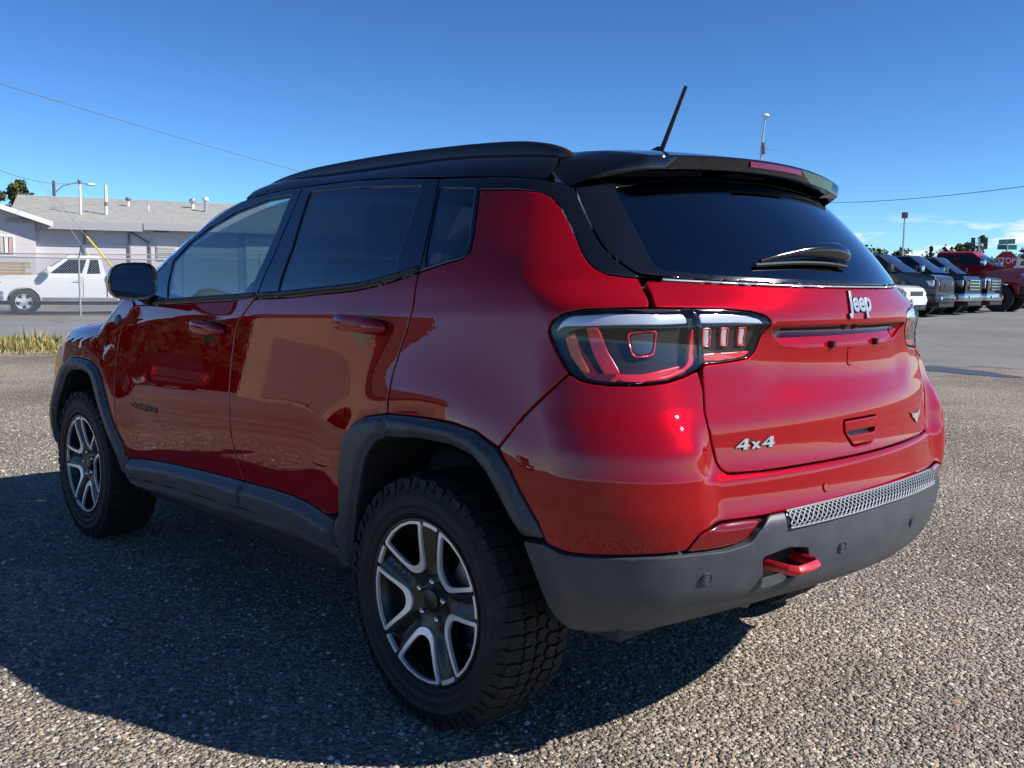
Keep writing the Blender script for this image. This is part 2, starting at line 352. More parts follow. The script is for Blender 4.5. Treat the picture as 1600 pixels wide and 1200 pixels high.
far = [-1500, -700, -300, -140, -90]; mid = list(np.linspace(-66, 66, 67)); fr2 = [90, 140, 300, 700, 1500]
ground_sheet('ground', far + mid + fr2, far + mid + fr2, 0, M['gravel'])
# loose stones lying on the gravel near the camera: real geometry
def pebbles():
    n0 = 330000; v = []; f = []
    ang = nrg.uniform(0, 2 * math.pi, n0); rr = .8 + 9.5 * nrg.uniform(0, 1, n0) ** .72
    px = CAM.x + rr * np.cos(ang); py = CAM.y + rr * np.sin(ang)
    d = np.stack([px - CAM.x, py - CAM.y], 1); fwd = d @ np.array([_f.x, _f.y]); rgt = d @ np.array([_r.x, _r.y])
    k = (fwd > .7) & (np.abs(rgt) < fwd * .75 + .6); px, py = px[k], py[k]; n = len(px)
    sz = .0045 + .0100 * nrg.beta(1.2, 5.2, n)
    base = np.array([(1, 0, 0), (.31, .95, 0), (-.81, .59, 0), (-.81, -.59, 0), (.31, -.95, 0), (0, 0, .75)], float)
    a = nrg.uniform(0, 6.28, n); ca, sa = np.cos(a), np.sin(a)
    B = base[None] * nrg.uniform(.65, 1.3, (n, 6, 1)); B[:, :, 2] += nrg.uniform(-.12, .12, (n, 6)); B = B * sz[:, None, None]
    X = B[..., 0] * ca[:, None] - B[..., 1] * sa[:, None]; Y = B[..., 0] * sa[:, None] + B[..., 1] * ca[:, None]
    V = np.stack([X + px[:, None], Y + py[:, None], B[..., 2] + .001], -1).reshape(-1, 3)
    tri = np.array([(0, 1, 5), (1, 2, 5), (2, 3, 5), (3, 4, 5), (4, 0, 5)]); T = (tri[None] + 6 * np.arange(n)[:, None, None]).reshape(-1, 3)
    me = bpy.data.meshes.new('loose_stones'); me.vertices.add(len(V)); me.vertices.foreach_set('co', V.ravel()); me.loops.add(T.size); me.loops.foreach_set('vertex_index', T.ravel().astype(np.int32))
    me.polygons.add(len(T)); me.polygons.foreach_set('loop_start', np.arange(0, T.size, 3, dtype=np.int32)); me.update(calc_edges=True); me.validate()
    mt = bpy.data.materials.new('stone'); mt.use_nodes = True; nt = mt.node_tree; p = nt.nodes['Principled BSDF']; p.inputs['Roughness'].default_value = .85
    g = N(nt, 'ShaderNodeNewGeometry'); rp = N(nt, 'ShaderNodeValToRGB'); LK(nt, g.outputs['Random Per Island'], rp.inputs[0]); e = rp.color_ramp.elements
    e[0].color = (.09, .081, .072, 1); e[1].color = (.70, .65, .57, 1)
    for ps, cl in ((.4, (.20, .185, .165, 1)), (.62, (.34, .31, .27, 1)), (.70, (.30, .18, .13, 1)), (.76, (.36, .29, .23, 1)), (.86, (.52, .48, .41, 1))): q = e.new(ps); q.color = cl
    LK(nt, rp.outputs[0], p.inputs['Base Color'])
    return tag(link_mesh('loose_stones', me, mt), 'loose grey and tan stones lying on the gravel near the car', 'gravel', kind='stuff')
pebbles()

# scattered dead leaves and straw on the gravel
def litter():
    n = 260; mb = MB(); g = random.Random(5)
    for _ in range(n):
        r_ = 1.2 + 7 * g.random() ** .8; a = math.atan2(_f.y, _f.x) + g.uniform(-.75, .75); x, y = CAM.x + r_ * math.cos(a), CAM.y + r_ * math.sin(a); b = g.uniform(0, 6.28); l = g.uniform(.006, .018); w_ = l * g.choice((.12, .15, .4)); z = .009
        c_, s_ = math.cos(b), math.sin(b); q = [(-l, 0), (0, -w_), (l, 0), (0, w_)]
        mb.add([(x + p * c_ - k * s_, y + p * s_ + k * c_, z + g.uniform(-.002, .006)) for p, k in q], [(0, 1, 2), (0, 2, 3)])
    tag(mb.build('leaf_litter', mat('straw', (.48, .34, .13), .8, noise=(3, (.35, .17, .10), .45, .6)), None, angle=None), 'scattered dry leaves and straw on the gravel', 'leaves', kind='stuff')
litter()
# ------------------------------------------------------------------ panels cut out of the body surface
def chart_top(x, y):
    x = np.asarray(x, float); y = np.asarray(y, float); d = np.zeros(x.shape + (3,)); d[..., 2] = 1
    return solve(np.stack([x, y, 0 * x], -1), d, np.full_like(x, .5), np.full_like(x, 1.9))
def chart_front(y, z):
    y = np.asarray(y, float); z = np.asarray(z, float); d = np.zeros(y.shape + (3,)); d[..., 0] = 1
    return solve(np.stack([0 * y, y, z], -1), d, np.full_like(y, 2.4), np.full_like(y, 3.9))
CHART = {'side': chart, 'top': chart_top, 'front': chart_front}
def rnd(poly, r=.008, n=3, ang=14):
    P = [np.array(p, float) for p in poly]; out = []; m_ = len(P)
    for i in range(m_):
        a, b, c_ = P[i - 1], P[i], P[(i + 1) % m_]
        e1_, e2_ = b - a, c_ - b; l1, l2 = np.linalg.norm(e1_), np.linalg.norm(e2_)
        if l1 < 1e-9 or l2 < 1e-9: continue
        t = math.degrees(math.acos(np.clip(e1_ @ e2_ / l1 / l2, -1, 1)))
        if t < ang: out.append(b); continue
        d1, d2 = min(r, .45 * l1), min(r, .45 * l2); p, q = b - e1_ / l1 * d1, b + e2_ / l2 * d2
        for k in range(n + 1):
            s = k / n; out.append((1 - s) ** 2 * p + 2 * s * (1 - s) * b + s * s * q)
    return np.array(out)
def smooth_line(pts, n=6):
    """Catmull-Rom through an open list of points"""
    P = np.array(pts, float); P = np.vstack([2 * P[0] - P[1], P, 2 * P[-1] - P[-2]]); out = []
    for i in range(1, len(P) - 2):
        for k in range(n):
            t = k / n
            out.append(.5 * ((2 * P[i]) + (P[i + 1] - P[i - 1]) * t + (2 * P[i - 1] - 5 * P[i] + 4 * P[i + 1] - P[i + 2]) * t * t + (3 * P[i] - P[i - 1] - 3 * P[i + 1] + P[i + 2]) * t ** 3))
    out.append(P[-2]); return [tuple(p) for p in out]
def dens(poly, h):
    out = []; m_ = len(poly)
    for i in range(m_):
        a, b = poly[i], poly[(i + 1) % m_]; k = max(1, int(math.ceil(np.linalg.norm(b - a) / h)))
        for j in range(k): out.append(a + (b - a) * j / k)
    return np.array(out)
def area(p): return .5 * np.sum(p[:, 0] * np.roll(p[:, 1], -1) - np.roll(p[:, 0], -1) * p[:, 1])
def shrink(p, d):
    """move a closed polygon inwards by d (outwards when negative)"""
    if area(p) < 0: p = p[::-1]
    e = np.roll(p, -1, 0) - p; e = e / np.maximum(np.linalg.norm(e, axis=1, keepdims=True), 1e-9)
    nn = np.stack([-e[:, 1], e[:, 0]], 1); n2 = nn + np.roll(nn, 1, 0); l = np.linalg.norm(n2, axis=1, keepdims=True)
    n2 = n2 / np.maximum(l, .6); return p + n2 * d
def inside(pts, poly):
    x, y = pts[:, 0], pts[:, 1]; r = np.zeros(len(pts), bool); a = poly; b = np.roll(poly, -1, 0)
    for (x1, y1), (x2, y2) in zip(a, b):
        if y1 == y2: continue
        c_ = ((y1 > y) != (y2 > y)) & (x < (x2 - x1) * (y - y1) / (y2 - y1) + x1); r ^= c_
    return r
def dist(pts, polys):
    best = np.full(len(pts), 9.)
    for p in polys:
        a = p; b = np.roll(p, -1, 0); e = b - a; l2 = np.maximum((e * e).sum(1), 1e-12)
        for s in range(0, len(pts), 1500):
            q = pts[s:s + 1500]; t = np.clip(((q[:, None] - a) * e).sum(2) / l2, 0, 1)
            dd = np.linalg.norm(q[:, None] - (a + t[..., None] * e), axis=2).min(1); best[s:s + 1500] = np.minimum(best[s:s + 1500], dd)
    return best
def cdt(loops, free):
    V = []; E_ = []
    for lp in loops:
        b = len(V); V += [Vector(p) for p in lp]; m_ = len(lp); E_ += [(b + i, b + (i + 1) % m_) for i in range(m_)]
    V += [Vector(p) for p in free]
    r = delaunay_2d_cdt(V, E_, [], 0, 1e-6)
    v = np.array([(p.x, p.y) for p in r[0]]); f = np.array([t for t in r[2] if len(t) == 3])
    c_ = v[f].mean(1); k = inside(c_, np.array(loops[0]))
    for h in loops[1:]: k &= ~inside(c_, np.array(h))
    f = f[k]
    used = np.unique(f); remap = -np.ones(len(v), int); remap[used] = np.arange(len(used))
    return v[used], remap[f]
def panel(name, poly, mt, parent, holes=(), ch='side', off=0., gap=.0022, depth=.016, res=.016, feat=(), bev=.0014, round_=.008, sides='L', wall=True, extra_free=None):
    """a sheet cut out of the body surface, with rounded edges turned inwards; sides: L, R or LR"""
    outer = dens(shrink(rnd(poly, round_), gap), res); hl = [dens(shrink(rnd(h, round_), -gap), res) for h in holes]
    loops = [outer] + hl
    lo = outer.min(0); hi = outer.max(0)
    gx = np.arange(lo[0], hi[0], res); gy = np.arange(lo[1], hi[1], res * .87)
    g = np.array([(x + (res / 2 if j % 2 else 0), y) for j, y in enumerate(gy) for x in gx]).reshape(-1, 2)
    ring = np.vstack([shrink(outer, .004)] + [shrink(h, -.004) for h in hl])
    pts = [g[dist(g, loops) > .6 * res]] if len(g) else []
    for fl in feat:
        fl = np.array(fl, float); g0 = pts[0]; keep = np.ones(len(g0), bool)
        for q in range(0, len(fl), 4):
            sg = fl[q:q + 4]; keep &= ~((np.abs(g0[:, 0] - sg[0, 0]) < .012) & (g0[:, 1] > sg[:, 1].min() - .010) & (g0[:, 1] < sg[:, 1].max() + .010))
        pts[0] = g0[keep]; pts.append(fl)
    if extra_free is not None: pts.append(extra_free)
    pts = np.vstack([ring] + pts)
    k = inside(pts, outer)
    for h in hl: k &= ~inside(pts, h)
    pts = pts[k]; pts = pts[dist(pts, loops) > .0028]
    v2, f = cdt(loops, pts)
    P3 = CHART[ch](v2[:, 0], v2[:, 1]); n = grad(P3)
    if callable(off):
        def of(q): return off(q[:, 0], q[:, 1], dist(q, loops))
        o0 = of(v2); h = .0015
        ou = (of(v2 + [h, 0]) - of(v2 - [h, 0])) / (2 * h); oz = (of(v2 + [0, h]) - of(v2 - [0, h])) / (2 * h)
        eu = CHART[ch](v2[:, 0] + h, v2[:, 1]) - P3; ez = CHART[ch](v2[:, 0], v2[:, 1] + h) - P3
        eu /= np.linalg.norm(eu, axis=1, keepdims=True); ez /= np.linalg.norm(ez, axis=1, keepdims=True)
        P3 = P3 + n * o0[:, None]; n2 = n - np.clip(ou, -3, 3)[:, None] * eu - np.clip(oz, -3, 3)[:, None] * ez
        n = n2 / np.linalg.norm(n2, axis=1, keepdims=True)
    elif off: P3 = P3 + n * off
    a, b, c_ = P3[f[:, 0]], P3[f[:, 1]], P3[f[:, 2]]
    fl = (np.cross(b - a, c_ - a) * n[f[:, 0]]).sum(1) < 0; f[fl] = f[fl][:, ::-1]
    ed = {}
    for t in f:
        for i in range(3):
            e = (t[i], t[(i + 1) % 3]); ed.setdefault((min(e), max(e)), []).append(e)
    be = [v[0] for v in ed.values() if len(v) == 1]
    nv = [p for p in P3]; nn = [q for q in n]; outd = {}
    for i, j in be:
        e = P3[j] - P3[i]; o_ = np.cross(e, n[i] + n[j]); l = np.linalg.norm(o_)
        if l < 1e-12: continue
        o_ = o_ / l
        for q in (i, j): outd[q] = outd.get(q, 0) + o_
    faces = [tuple(t) for t in f]
    if wall:
        top = {}; bot = {}
        for q, o_ in outd.items():
            o_ = o_ / max(np.linalg.norm(o_), 1e-9); nq = n[q]
            nv[q] = P3[q] - nq * bev; t = nq + .75 * o_; nn[q] = t / np.linalg.norm(t)
            top[q] = len(nv); nv.append(nv[q]); nn.append(o_); bot[q] = len(nv); nv.append(P3[q] - nq * depth + o_ * .0005); nn.append(o_)
        for i, j in be:
            if i in top and j in top: faces.append((top[j], top[i], bot[i], bot[j]))
    nv = np.array(nv); nn = np.array(nn); out = []
    for sd in sides:
        me = bpy.data.meshes.new(name)
        vv = nv if sd == 'L' else nv * [1, -1, 1]; nm = nn if sd == 'L' else nn * [1, -1, 1]
        fc = faces if sd == 'L' else [q[::-1] for q in faces]
        me.from_pydata(vv.tolist(), [], [tuple(int(i) for i in q) for q in fc]); me.update()
        me.polygons.foreach_set('use_smooth', [True] * len(me.polygons))
        me.normals_split_custom_set_from_vertices(nm.tolist())
        pr = parent[sd] if isinstance(parent, dict) else parent
        out.append(link_mesh(name, me, mt, pr))
    return out[0] if len(out) == 1 else dict(zip(sides, out))
def surf(u, z, off=0., ch='side'):
    p = CHART[ch](np.array([u]), np.array([z]))[0]; n = grad(p[None])[0]; return Vector(p + n * off), Vector(n)
def frame_at(u, z, off=0.):
    """matrix with x along the surface to the viewer's right, y up the surface, z out of it"""
    p, n = surf(u, z, off); y = (Vector((0, 0, 1)) - n * n.z).normalized(); x = y.cross(n).normalized()
    return Matrix(((x.x, y.x, n.x, p.x), (x.y, y.y, n.y, p.y), (x.z, y.z, n.z, p.z), (0, 0, 0, 1)))
def mir(poly): return [(-u, z) for u, z in poly][::-1]
def text_mesh(name, body, size, M4, mt, parent, extrude=.002, xscale=1., bold=.0, shear=0., bevel=.0):
    cu = bpy.data.curves.new(name, 'FONT'); cu.body = body; cu.size = size; cu.extrude = extrude; cu.offset = bold; cu.shear = shear
    cu.align_x = 'CENTER'; cu.align_y = 'CENTER'; cu.bevel_depth = bevel; cu.resolution_u = 3
    o = bpy.data.objects.new(name, cu); COL.objects.link(o)
    bpy.context.view_layer.update()
    me = bpy.data.meshes.new_from_object(o.evaluated_get(bpy.context.evaluated_depsgraph_get())); bpy.data.objects.remove(o); bpy.data.curves.remove(cu)
    me.name = name; me.transform(M4 @ Matrix.Diagonal((xscale, 1, 1, 1))); me.materials.clear()
    return link_mesh(name, me, mt, parent)
# ------------------------------------------------------------------ the red car (outlines in metres on the body: u runs from the rear centre round the corner along the side)
UX = U1 - X0      # u = x + UX along the side
car = empty('compact_suv', (0, 0, 0), 0, 'red compact SUV with black roof parked on gravel in the foreground', 'car')
fender_gap = [(3.37, 1.121), (3.402, 1.115), (3.43, 1.103), (3.463, 1.058), (3.509, 1.012), (3.525, .935), (3.517, .846), (3.497, .758), (3.468, .621), (3.437, .524), (3.418, .463)]
mid_gap = [(2.335, 1.18), (2.349, 1.166), (2.389, 1.13), (2.434, 1.085), (2.45, 1.048), (2.455, .957), (2.452, .829), (2.425, .678), (2.378, .524)]
quarter_gap = [(1.43, 1.262), (1.421, 1.166), (1.437, 1.103), (1.456, 1.052), (1.476, .977), (1.477, .91), (1.470, .867)]
quarter_gap_up = [(1.517, 1.537), (1.488, 1.476), (1.463, 1.405), (1.435, 1.31), (1.43, 1.262)]
arch_out_door = [(1.47, .867), (1.58, .846), (1.641, .815), (1.681, .768), (1.706, .685), (1.724, .608), (1.748, .530)]
arch_out_rear = [(1.47, .867), (1.357, .873), (1.268, .875), (1.181, .873), (1.093, .862), (1.024, .832), (.977, .784), (.944, .73), (.906, .671), (.886, .634)]
arch_in_door = [(1.469, .802), (1.52, .781), (1.567, .731), (1.605, .656), (1.651, .564), (1.708, .444), (1.74, .355)]
arch_in_rear = [(1.469, .802), (1.32, .817), (1.179, .817), (1.1, .801), (1.05, .766), (1.011, .716), (.976, .66), (.948, .624)]
arch_in_low = [(.948, .624), (.913, .522), (.889, .458), (.862, .417), (.836, .396)]
clad_top = [(3.407, .462), (3.262, .478), (3.056, .495), (2.779, .510), (2.525, .520), (2.378, .523), (2.16, .530), (2.028, .529), (1.928, .520), (1.84, .505), (1.785, .497)]
clad_bot = [(3.50, .368), (3.117, .395), (2.751, .409), (2.40, .420), (2.209, .426), (2.01, .428), (1.90, .420), (1.79, .40)]
belt = [(3.373, 1.123), (3.082, 1.133), (2.837, 1.146), (2.521, 1.161), (2.335, 1.171), (2.115, 1.180), (1.943, 1.193), (1.721, 1.208), (1.625, 1.222), (1.53, 1.239), (1.43, 1.262)]
belt_q = [(1.43, 1.262), (1.327, 1.286), (1.267, 1.297), (1.246, 1.309), (1.242, 1.323), (1.259, 1.375), (1.290, 1.447), (1.312, 1.490)]
quarter_top = [(1.312, 1.490), (1.175, 1.483), (1.033, 1.474), (.971, 1.460), (.915, 1.428), (.876, 1.388), (.848, 1.350), (.828, 1.313), (.810, 1.289), (.791, 1.272), (.762, 1.259), (.715, 1.254), (.682, 1.252)]
lamp = [(.897, 1.128), (.889, 1.146), (.863, 1.165), (.819, 1.176), (.733, 1.181), (.659, 1.182), (.58, 1.181), (.494, 1.179), (.43, 1.173), (.39, 1.162), (.375, 1.147), (.38, 1.132), (.394, 1.120), (.404, 1.098), (.415, 1.073), (.434, 1.058), (.495, 1.051), (.552, 1.047), (.568, 1.037), (.606, 1.022), (.647, 1.011), (.70, 1.005), (.766, 1.004), (.799, 1.007), (.826, 1.014), (.847, 1.028), (.872, 1.070), (.891, 1.108)]
lamp_split = [(.58, 1.181), (.573, 1.153), (.566, 1.105), (.560, 1.047)]
tail_gap = [(.560, 1.04), (.562, .99), (.565, .936), (.561, .906), (.553, .864), (.545, .823), (.536, .802), (.520, .789), (.411, .786), (.203, .787), (0, .788)]
bumper_quarter = [(.847, 1.025), (.894, .975), (.95, .916), (1.015, .832)]
red_bot = [(0, .693), (.383, .683), (.449, .682), (.557, .683), (.600, .666), (.626, .624), (.705, .617), (.795, .610), (.836, .608), (.886, .620)]
reflector = [(.627, .621), (.600, .663), (.557, .680), (.499, .681), (.452, .679), (.476, .657), (.494, .632), (.547, .621)]
bump_bot = [(.836, .396), (.80, .398), (.737, .402), (.665, .413), (.601, .425), (.483, .446), (.33, .464), (.137, .473), (0, .474)]
drip = [(3.45, 1.15), (3.40, 1.195), (3.301, 1.266), (3.207, 1.333), (3.10, 1.405), (2.999, 1.466), (2.90, 1.512), (2.805, 1.541), (2.70, 1.556), (2.508, 1.567), (2.36, 1.571), (2.013, 1.569), (1.761, 1.558), (1.517, 1.541), (1.276, 1.525), (1.049, 1.508), (.967, 1.499), (.877, 1.483)]
b_seam = [(2.345, 1.5715), (2.321, 1.457), (2.308, 1.32), (2.330, 1.175)]
tseam = [(.877, 1.483), (.828, 1.418), (.775, 1.333), (.740, 1.297), (.709, 1.274), (.681, 1.258)]
fglass = [(3.070, 1.160), (3.118, 1.226), (3.164, 1.313), (3.08, 1.389), (2.96, 1.450), (2.80, 1.500), (2.574, 1.537), (2.405, 1.543), (2.375, 1.413), (2.372, 1.294), (2.389, 1.185), (2.688, 1.172)]
sail = [(3.330, 1.235), (3.222, 1.306), (3.190, 1.300), (3.125, 1.168), (3.20, 1.155), (3.33, 1.160)]
rglass = [(2.187, 1.200), (2.201, 1.351), (2.268, 1.544), (1.971, 1.541), (1.593, 1.519), (1.567, 1.40), (1.548, 1.257), (1.672, 1.241), (1.84, 1.222)]
qglass = [(1.492, 1.506), (1.331, 1.494), (1.288, 1.393), (1.262, 1.335), (1.272, 1.314), (1.335, 1.297), (1.405, 1.280), (1.430, 1.335)]
f_in_r = [(3.498, .372), (3.513, .437), (3.535, .499), (3.595, .592), (3.68, .686), (3.757, .767), (3.816, .795), (3.96, .806)]
f_out_r = [(3.418, .463), (3.437, .524), (3.506, .611), (3.578, .697), (3.655, .785), (3.707, .824), (3.812, .856), (3.96, .862)]
fm = lambda q: [(7.92 - u, z) for u, z in q][::-1]
f_in = f_in_r + fm(f_in_r)[1:]; f_out = f_out_r + fm(f_out_r)[1:]
def crease(u0, u1, n=110):
    o = []
    for u in np.linspace(u0, u1, n):
        zc = float(ZC(u - UX)) if u > U1 else float(ZC(-.15 - (U1 - u)))
        o += [(u, zc - .008), (u, zc), (u, zc + .011), (u, zc + .023)]
    return o
def top_z(u, yb):
    lo, hi = .8, 1.5
    for _ in range(40):
        m_ = (lo + hi) / 2
        if chart(np.array([u]), np.array([m_]))[0][1] > yb and F(np.array([[u - UX, yb, m_]]))[0] < 0: lo = m_
        else: hi = m_
    return lo
hood_y = lambda x: .765 - .03 * max(0, (x - 2.2)) - .25 * max(0, x - 3.0) ** 1.5
hood_us = [u for u in np.linspace(3.50, 4.55, 12)]
hood_edge = [(u, top_z(u, hood_y(u - UX))) for u in hood_us]
S2 = 'LR'
# sheet metal
fd = panel('front_door', fender_gap + clad_top[:6] + mid_gap[::-1][1:] + belt[:4][::-1], M['red'], car, feat=[crease(2.35, 3.5)], sides=S2)
rd = panel('rear_door', belt[4:] + quarter_gap[1:] + arch_out_door[1:] + clad_top[5:10][::-1] + mid_gap[::-1][1:-1], M['red'], car, feat=[crease(1.43, 2.46)], sides=S2)
qp = panel('quarter_panel', belt_q + quarter_top[1:] + [(.675, 1.20), (.680, 1.183)] + lamp[4::-1] + lamp[:-4:-1] + bumper_quarter + arch_out_rear[4::-1] + quarter_gap[::-1][1:-1], M['red'], car, feat=[crease(.9, 1.43, 40)], sides=S2)
fe = panel('front_fender', fender_gap[1:][::-1] + hood_edge + [(4.62, .86), (4.62, .60), (4.60, .42), (4.47, .42)] + f_out[::-1][1:], M['red'], car, feat=[crease(3.5, 4.3)], sides=S2)
half = lamp[-3:-11:-1] + tail_gap[:-1]
half = [(.847, 1.026), (.826, 1.012), (.799, 1.005), (.766, 1.002), (.70, 1.003), (.647, 1.009), (.606, 1.020), (.570, 1.034)] + tail_gap[1:-1]
bot = red_bot[1:] + [(.906, .671), (.944, .73), (.977, .784), (1.015, .832), (.95, .916), (.894, .975)]
rb = panel('rear_bumper', half + mir(half) + mir(bot) + bot, M['red'], car, res=.014)
tg_l = [(.668, 1.246), (.665, 1.215), (.669, 1.184)] + lamp[5:18] + tail_gap[:-1]
recess = [(.365, 1.131), (.18, 1.133), (-.18, 1.133), (-.365, 1.131), (-.345, 1.112), (-.312, 1.093), (-.24, 1.084), (-.13, 1.082), (.13, 1.082), (.24, 1.084), (.312, 1.093), (.345, 1.112)]
hnd = [(.093, .882), (-.093, .882), (-.091, .85), (-.055, .811), (.055, .811), (.091, .85)]
top_t = [(-.46, 1.2395), (-.34, 1.236), (-.17, 1.2335), (0, 1.233), (.17, 1.2335), (.34, 1.236), (.46, 1.2395), (.58, 1.2435)]
tg = panel('tailgate', top_t + tg_l + mir(tg_l) + [(-.58, 1.2435)], M['red'], car, holes=[recess, hnd], res=.014)
def rec_off(u, z, d): return -.020 * sst(1.078, 1.128, z) * sst(.375, .30, np.abs(u)) - .003
panel('plate_recess', [(u * 1.01, 1.108 + (z - 1.108) * 1.15) for u, z in recess], M['red'], tg, off=rec_off, gap=0, wall=False, res=.009)
for yy in (.105, -.145):
    p, n = surf(yy, 1.084, .002)
    MB().box(p, (.016, .013, .018)).build('plate_screw', M['piano'], tg)
p, n = surf(.01, 1.055, .0)
# pressed rib below the plate scoop, and the release handle
panel('pressed_rib', [(.020, 1.072), (-.008, 1.072), (-.008, 1.022), (.020, 1.022)], M['red'], tg, off=.003, gap=0, depth=.006, round_=.012, res=.006)
panel('handle_bezel', [(.0905, .8795), (-.0905, .8795), (-.0885, .85), (-.054, .8135), (.054, .8135), (.0885, .85)], M['red'], tg, holes=[[(.078, .852), (-.078, .852), (-.074, .838), (.074, .838)]], off=.004, gap=0, res=.008)
panel('handle_slot', [(.084, .858), (-.084, .858), (-.08, .832), (.08, .832)], M['satin'], tg, off=-.012, gap=0, wall=False)
# grey plastics
gl = [(.383, .6815), (.445, .680), (.476, .655), (.494, .630), (.547, .6185), (.626, .6165), (.705, .6145), (.795, .6075), (.850, .606), (.886, .6205), (.945, .613)] + arch_in_low[1:] + bump_bot[1:-1]
hook_hole = [(.459, .586), (.40, .600), (.333, .590), (.325, .550), (.369, .522), (.445, .512)]
def lb_off(u, z, d): return .006 + .009 * sst(.64, .50, np.abs(u)) * sst(.45, .50, z)
lb = panel('lower_bumper', [(0, .6915)] + gl + mir(gl), M['clad'], car, holes=[hook_hole], off=lb_off, res=.013, depth=.03)
gf = arch_in_door + [(1.80, .355), (1.795, .49)] + arch_out_door[::-1]
def arch_off(u, z, d): return .004 + .018 * sst(0, .022, d)
af = panel('arch_trim', gf, M['clad'], car, off=arch_off, depth=.03, res=.012, sides=S2)
ar = panel('arch_trim', arch_out_rear + arch_in_rear[::-1], M['clad'], car, off=arch_off, depth=.03, res=.012, sides=S2)
aff = panel('arch_trim', f_out + [(4.55, .40)] + f_in[::-1] + [(3.47, .372), (3.40, .385)], M['clad'], car, off=arch_off, depth=.03, res=.012, sides=S2)
ct = np.array(clad_top)[::-1]
def clad_off(u, z, d): return .003 + .033 * sst(0, .034, np.interp(np.abs(u), ct[:, 0], ct[:, 1]) - z) * sst(0, .008, d)
panel('door_cladding', clad_top[:6] + [(2.388, .421)] + clad_bot[:3][::-1] + [(3.415, .378)], M['clad'], fd, off=clad_off, depth=.03, res=.012, sides=S2)
panel('door_cladding', clad_top[5:] + [(1.797, .49), (1.803, .405)] + clad_bot[4:7][::-1] + [(2.392, .421)], M['clad'], rd, off=clad_off, depth=.03, res=.012, sides=S2)
sill_poly = [(3.47, .370)] + clad_bot[1:7] + [(1.80, .412), (1.745, .35), (1.80, .316), (1.98, .307), (2.22, .318), (2.69, .335), (2.97, .337), (3.36, .333), (3.45, .345)]
panel('sill_trim', [(u, z - .003) for u, z in sill_poly], M['sill'], car, off=lambda u, z, d: .010 + .012 * sst(0, .02, d), depth=.10, res=.014, sides=S2)
# diamond step pad in the bumper top
step = [(.408, .679), (.20, .6855), (0, .6885), (-.20, .6855), (-.408, .679), (-.408, .650), (0, .6555), (.408, .650)]
panel('step_pad', [(u, z) for u, z in step], M['lampblack'], lb, off=.0175, gap=0, depth=.004, res=.02)
def lattice():
    mb = MB(); nc = 44; rows = 3
    zt = lambda u: np.interp(abs(u), [0, .2, .408], [.688, .685, .6785]); zb = lambda u: np.interp(abs(u), [0, .408], [.656, .6505])
    q = lambda u, s: surf(u, zb(u) + (zt(u) - zb(u)) * s, .0205)[0]
    us = np.linspace(-.404, .404, nc + 1)
    for i in range(nc):
        for j in range(rows):
            s0, s1 = j / rows, (j + 1) / rows
            mb.tube([q(us[i], s0), q(us[i + 1], s1)], .0022, 4, False); mb.tube([q(us[i + 1], s0), q(us[i], s1)], .0022, 4, False)
    for s in (0, 1): mb.tube([q(u, s) for u in us[::2]], .0028, 4, False)
    return mb
lattice().build('diamond_grid', mat('light_grey_plastic', (.16, .175, .20), .5), lb)['kind'] = 'stuff'
panel('reflector', reflector, M['reflectorred'], lb, off=.002, gap=.001, res=.01, sides=S2) if False else None
for sd in 'LR': panel('reflector', reflector, M['reflectorred'], rb, off=.001, gap=.0015, res=.01, sides=sd)
panel('hook_recess', [(u + (u - .392) * .25, .555 + (z - .555) * 1.25) for u, z in hook_hole], M['well'], lb, off=-.055, gap=0, wall=False)
hm = MB(); pts = [(-.760, .452, .562), (-.872, .448, .560), (-.888, .437, .559), (-.891, .40, .559), (-.888, .350, .559), (-.875, .338, .560), (-.760, .334, .562)]
hm.tube(pts, .0115, 4); hm.v = [(p[0], p[1], .5595 + (p[2] - .5595) * 1.25) for p in hm.v]; ho = hm.build('tow_hook', M['hookred'], lb, bevel=.003)
for k, (uu, zz) in enumerate([(.58, .553), (.20, .575), (-.20, .575), (-.58, .553)]):
    Mf = frame_at(uu, zz, .016 if abs(uu) < .5 else .0105); sm = MB(); sm.lathe([(.0, .0035), (.0085, .0035), (.009, .001), (.0125, .001), (.013, .003), (.0145, .003), (.015, -.004)], 20, Mf @ Matrix.Rotation(R(90), 4, 'X')); sm.build('parking_sensor', M['clad'], lb)
Mf = frame_at(.215, .722, .001); sm = MB(); sm.lathe([(0, .002), (.010, .002), (.011, .0), (.0125, .001), (.013, -.004)], 18, Mf @ Matrix.Rotation(R(90), 4, 'X')); sm.build('parking_sensor', M['red'], rb)
# lower valance and exhaust under the bumper
panel('rear_valance', [(0, .47), (.33, .46), (.601, .421), (.80, .395), (.80, .375), (.60, .398), (.33, .432), (0, .44), (-.33, .432), (-.60, .398), (-.80, .375), (-.80, .395), (-.601, .421), (-.33, .46)], M['sill'], lb, off=-.012, gap=0, wall=False)
# black window frames and glass
fr_f = belt[:4] + b_seam[::-1] + drip[10::-1] if False else belt[:4] + [(2.333, 1.172)] + b_seam[::-1][1:] + drip[9::-1]
wf = panel('window_frame', fr_f, M['piano'], fd, holes=[fglass, sail], gap=.0015, sides=S2)
wr = panel('window_frame', [(2.327, 1.172)] + belt[5:] + quarter_gap_up[::-1][1:] + drip[12:10:-1] + [(2.36, 1.571)] + b_seam[:-1], M['piano'], rd, holes=[rglass], gap=.0015, sides=S2)
wq = panel('window_frame', belt_q + quarter_top[1:] + tseam[::-1] + drip[-2:-5:-1] + quarter_gap_up[:-1], M['piano'], qp, holes=[qglass], gap=.0015, sides=S2)
sh = lambda p, d: [tuple(q) for q in shrink(np.array(p), d)]
panel('window_glass', sh(fglass, -.004), M['glass_f'], fd, off=-.005, gap=0, wall=False, res=.03, sides=S2)
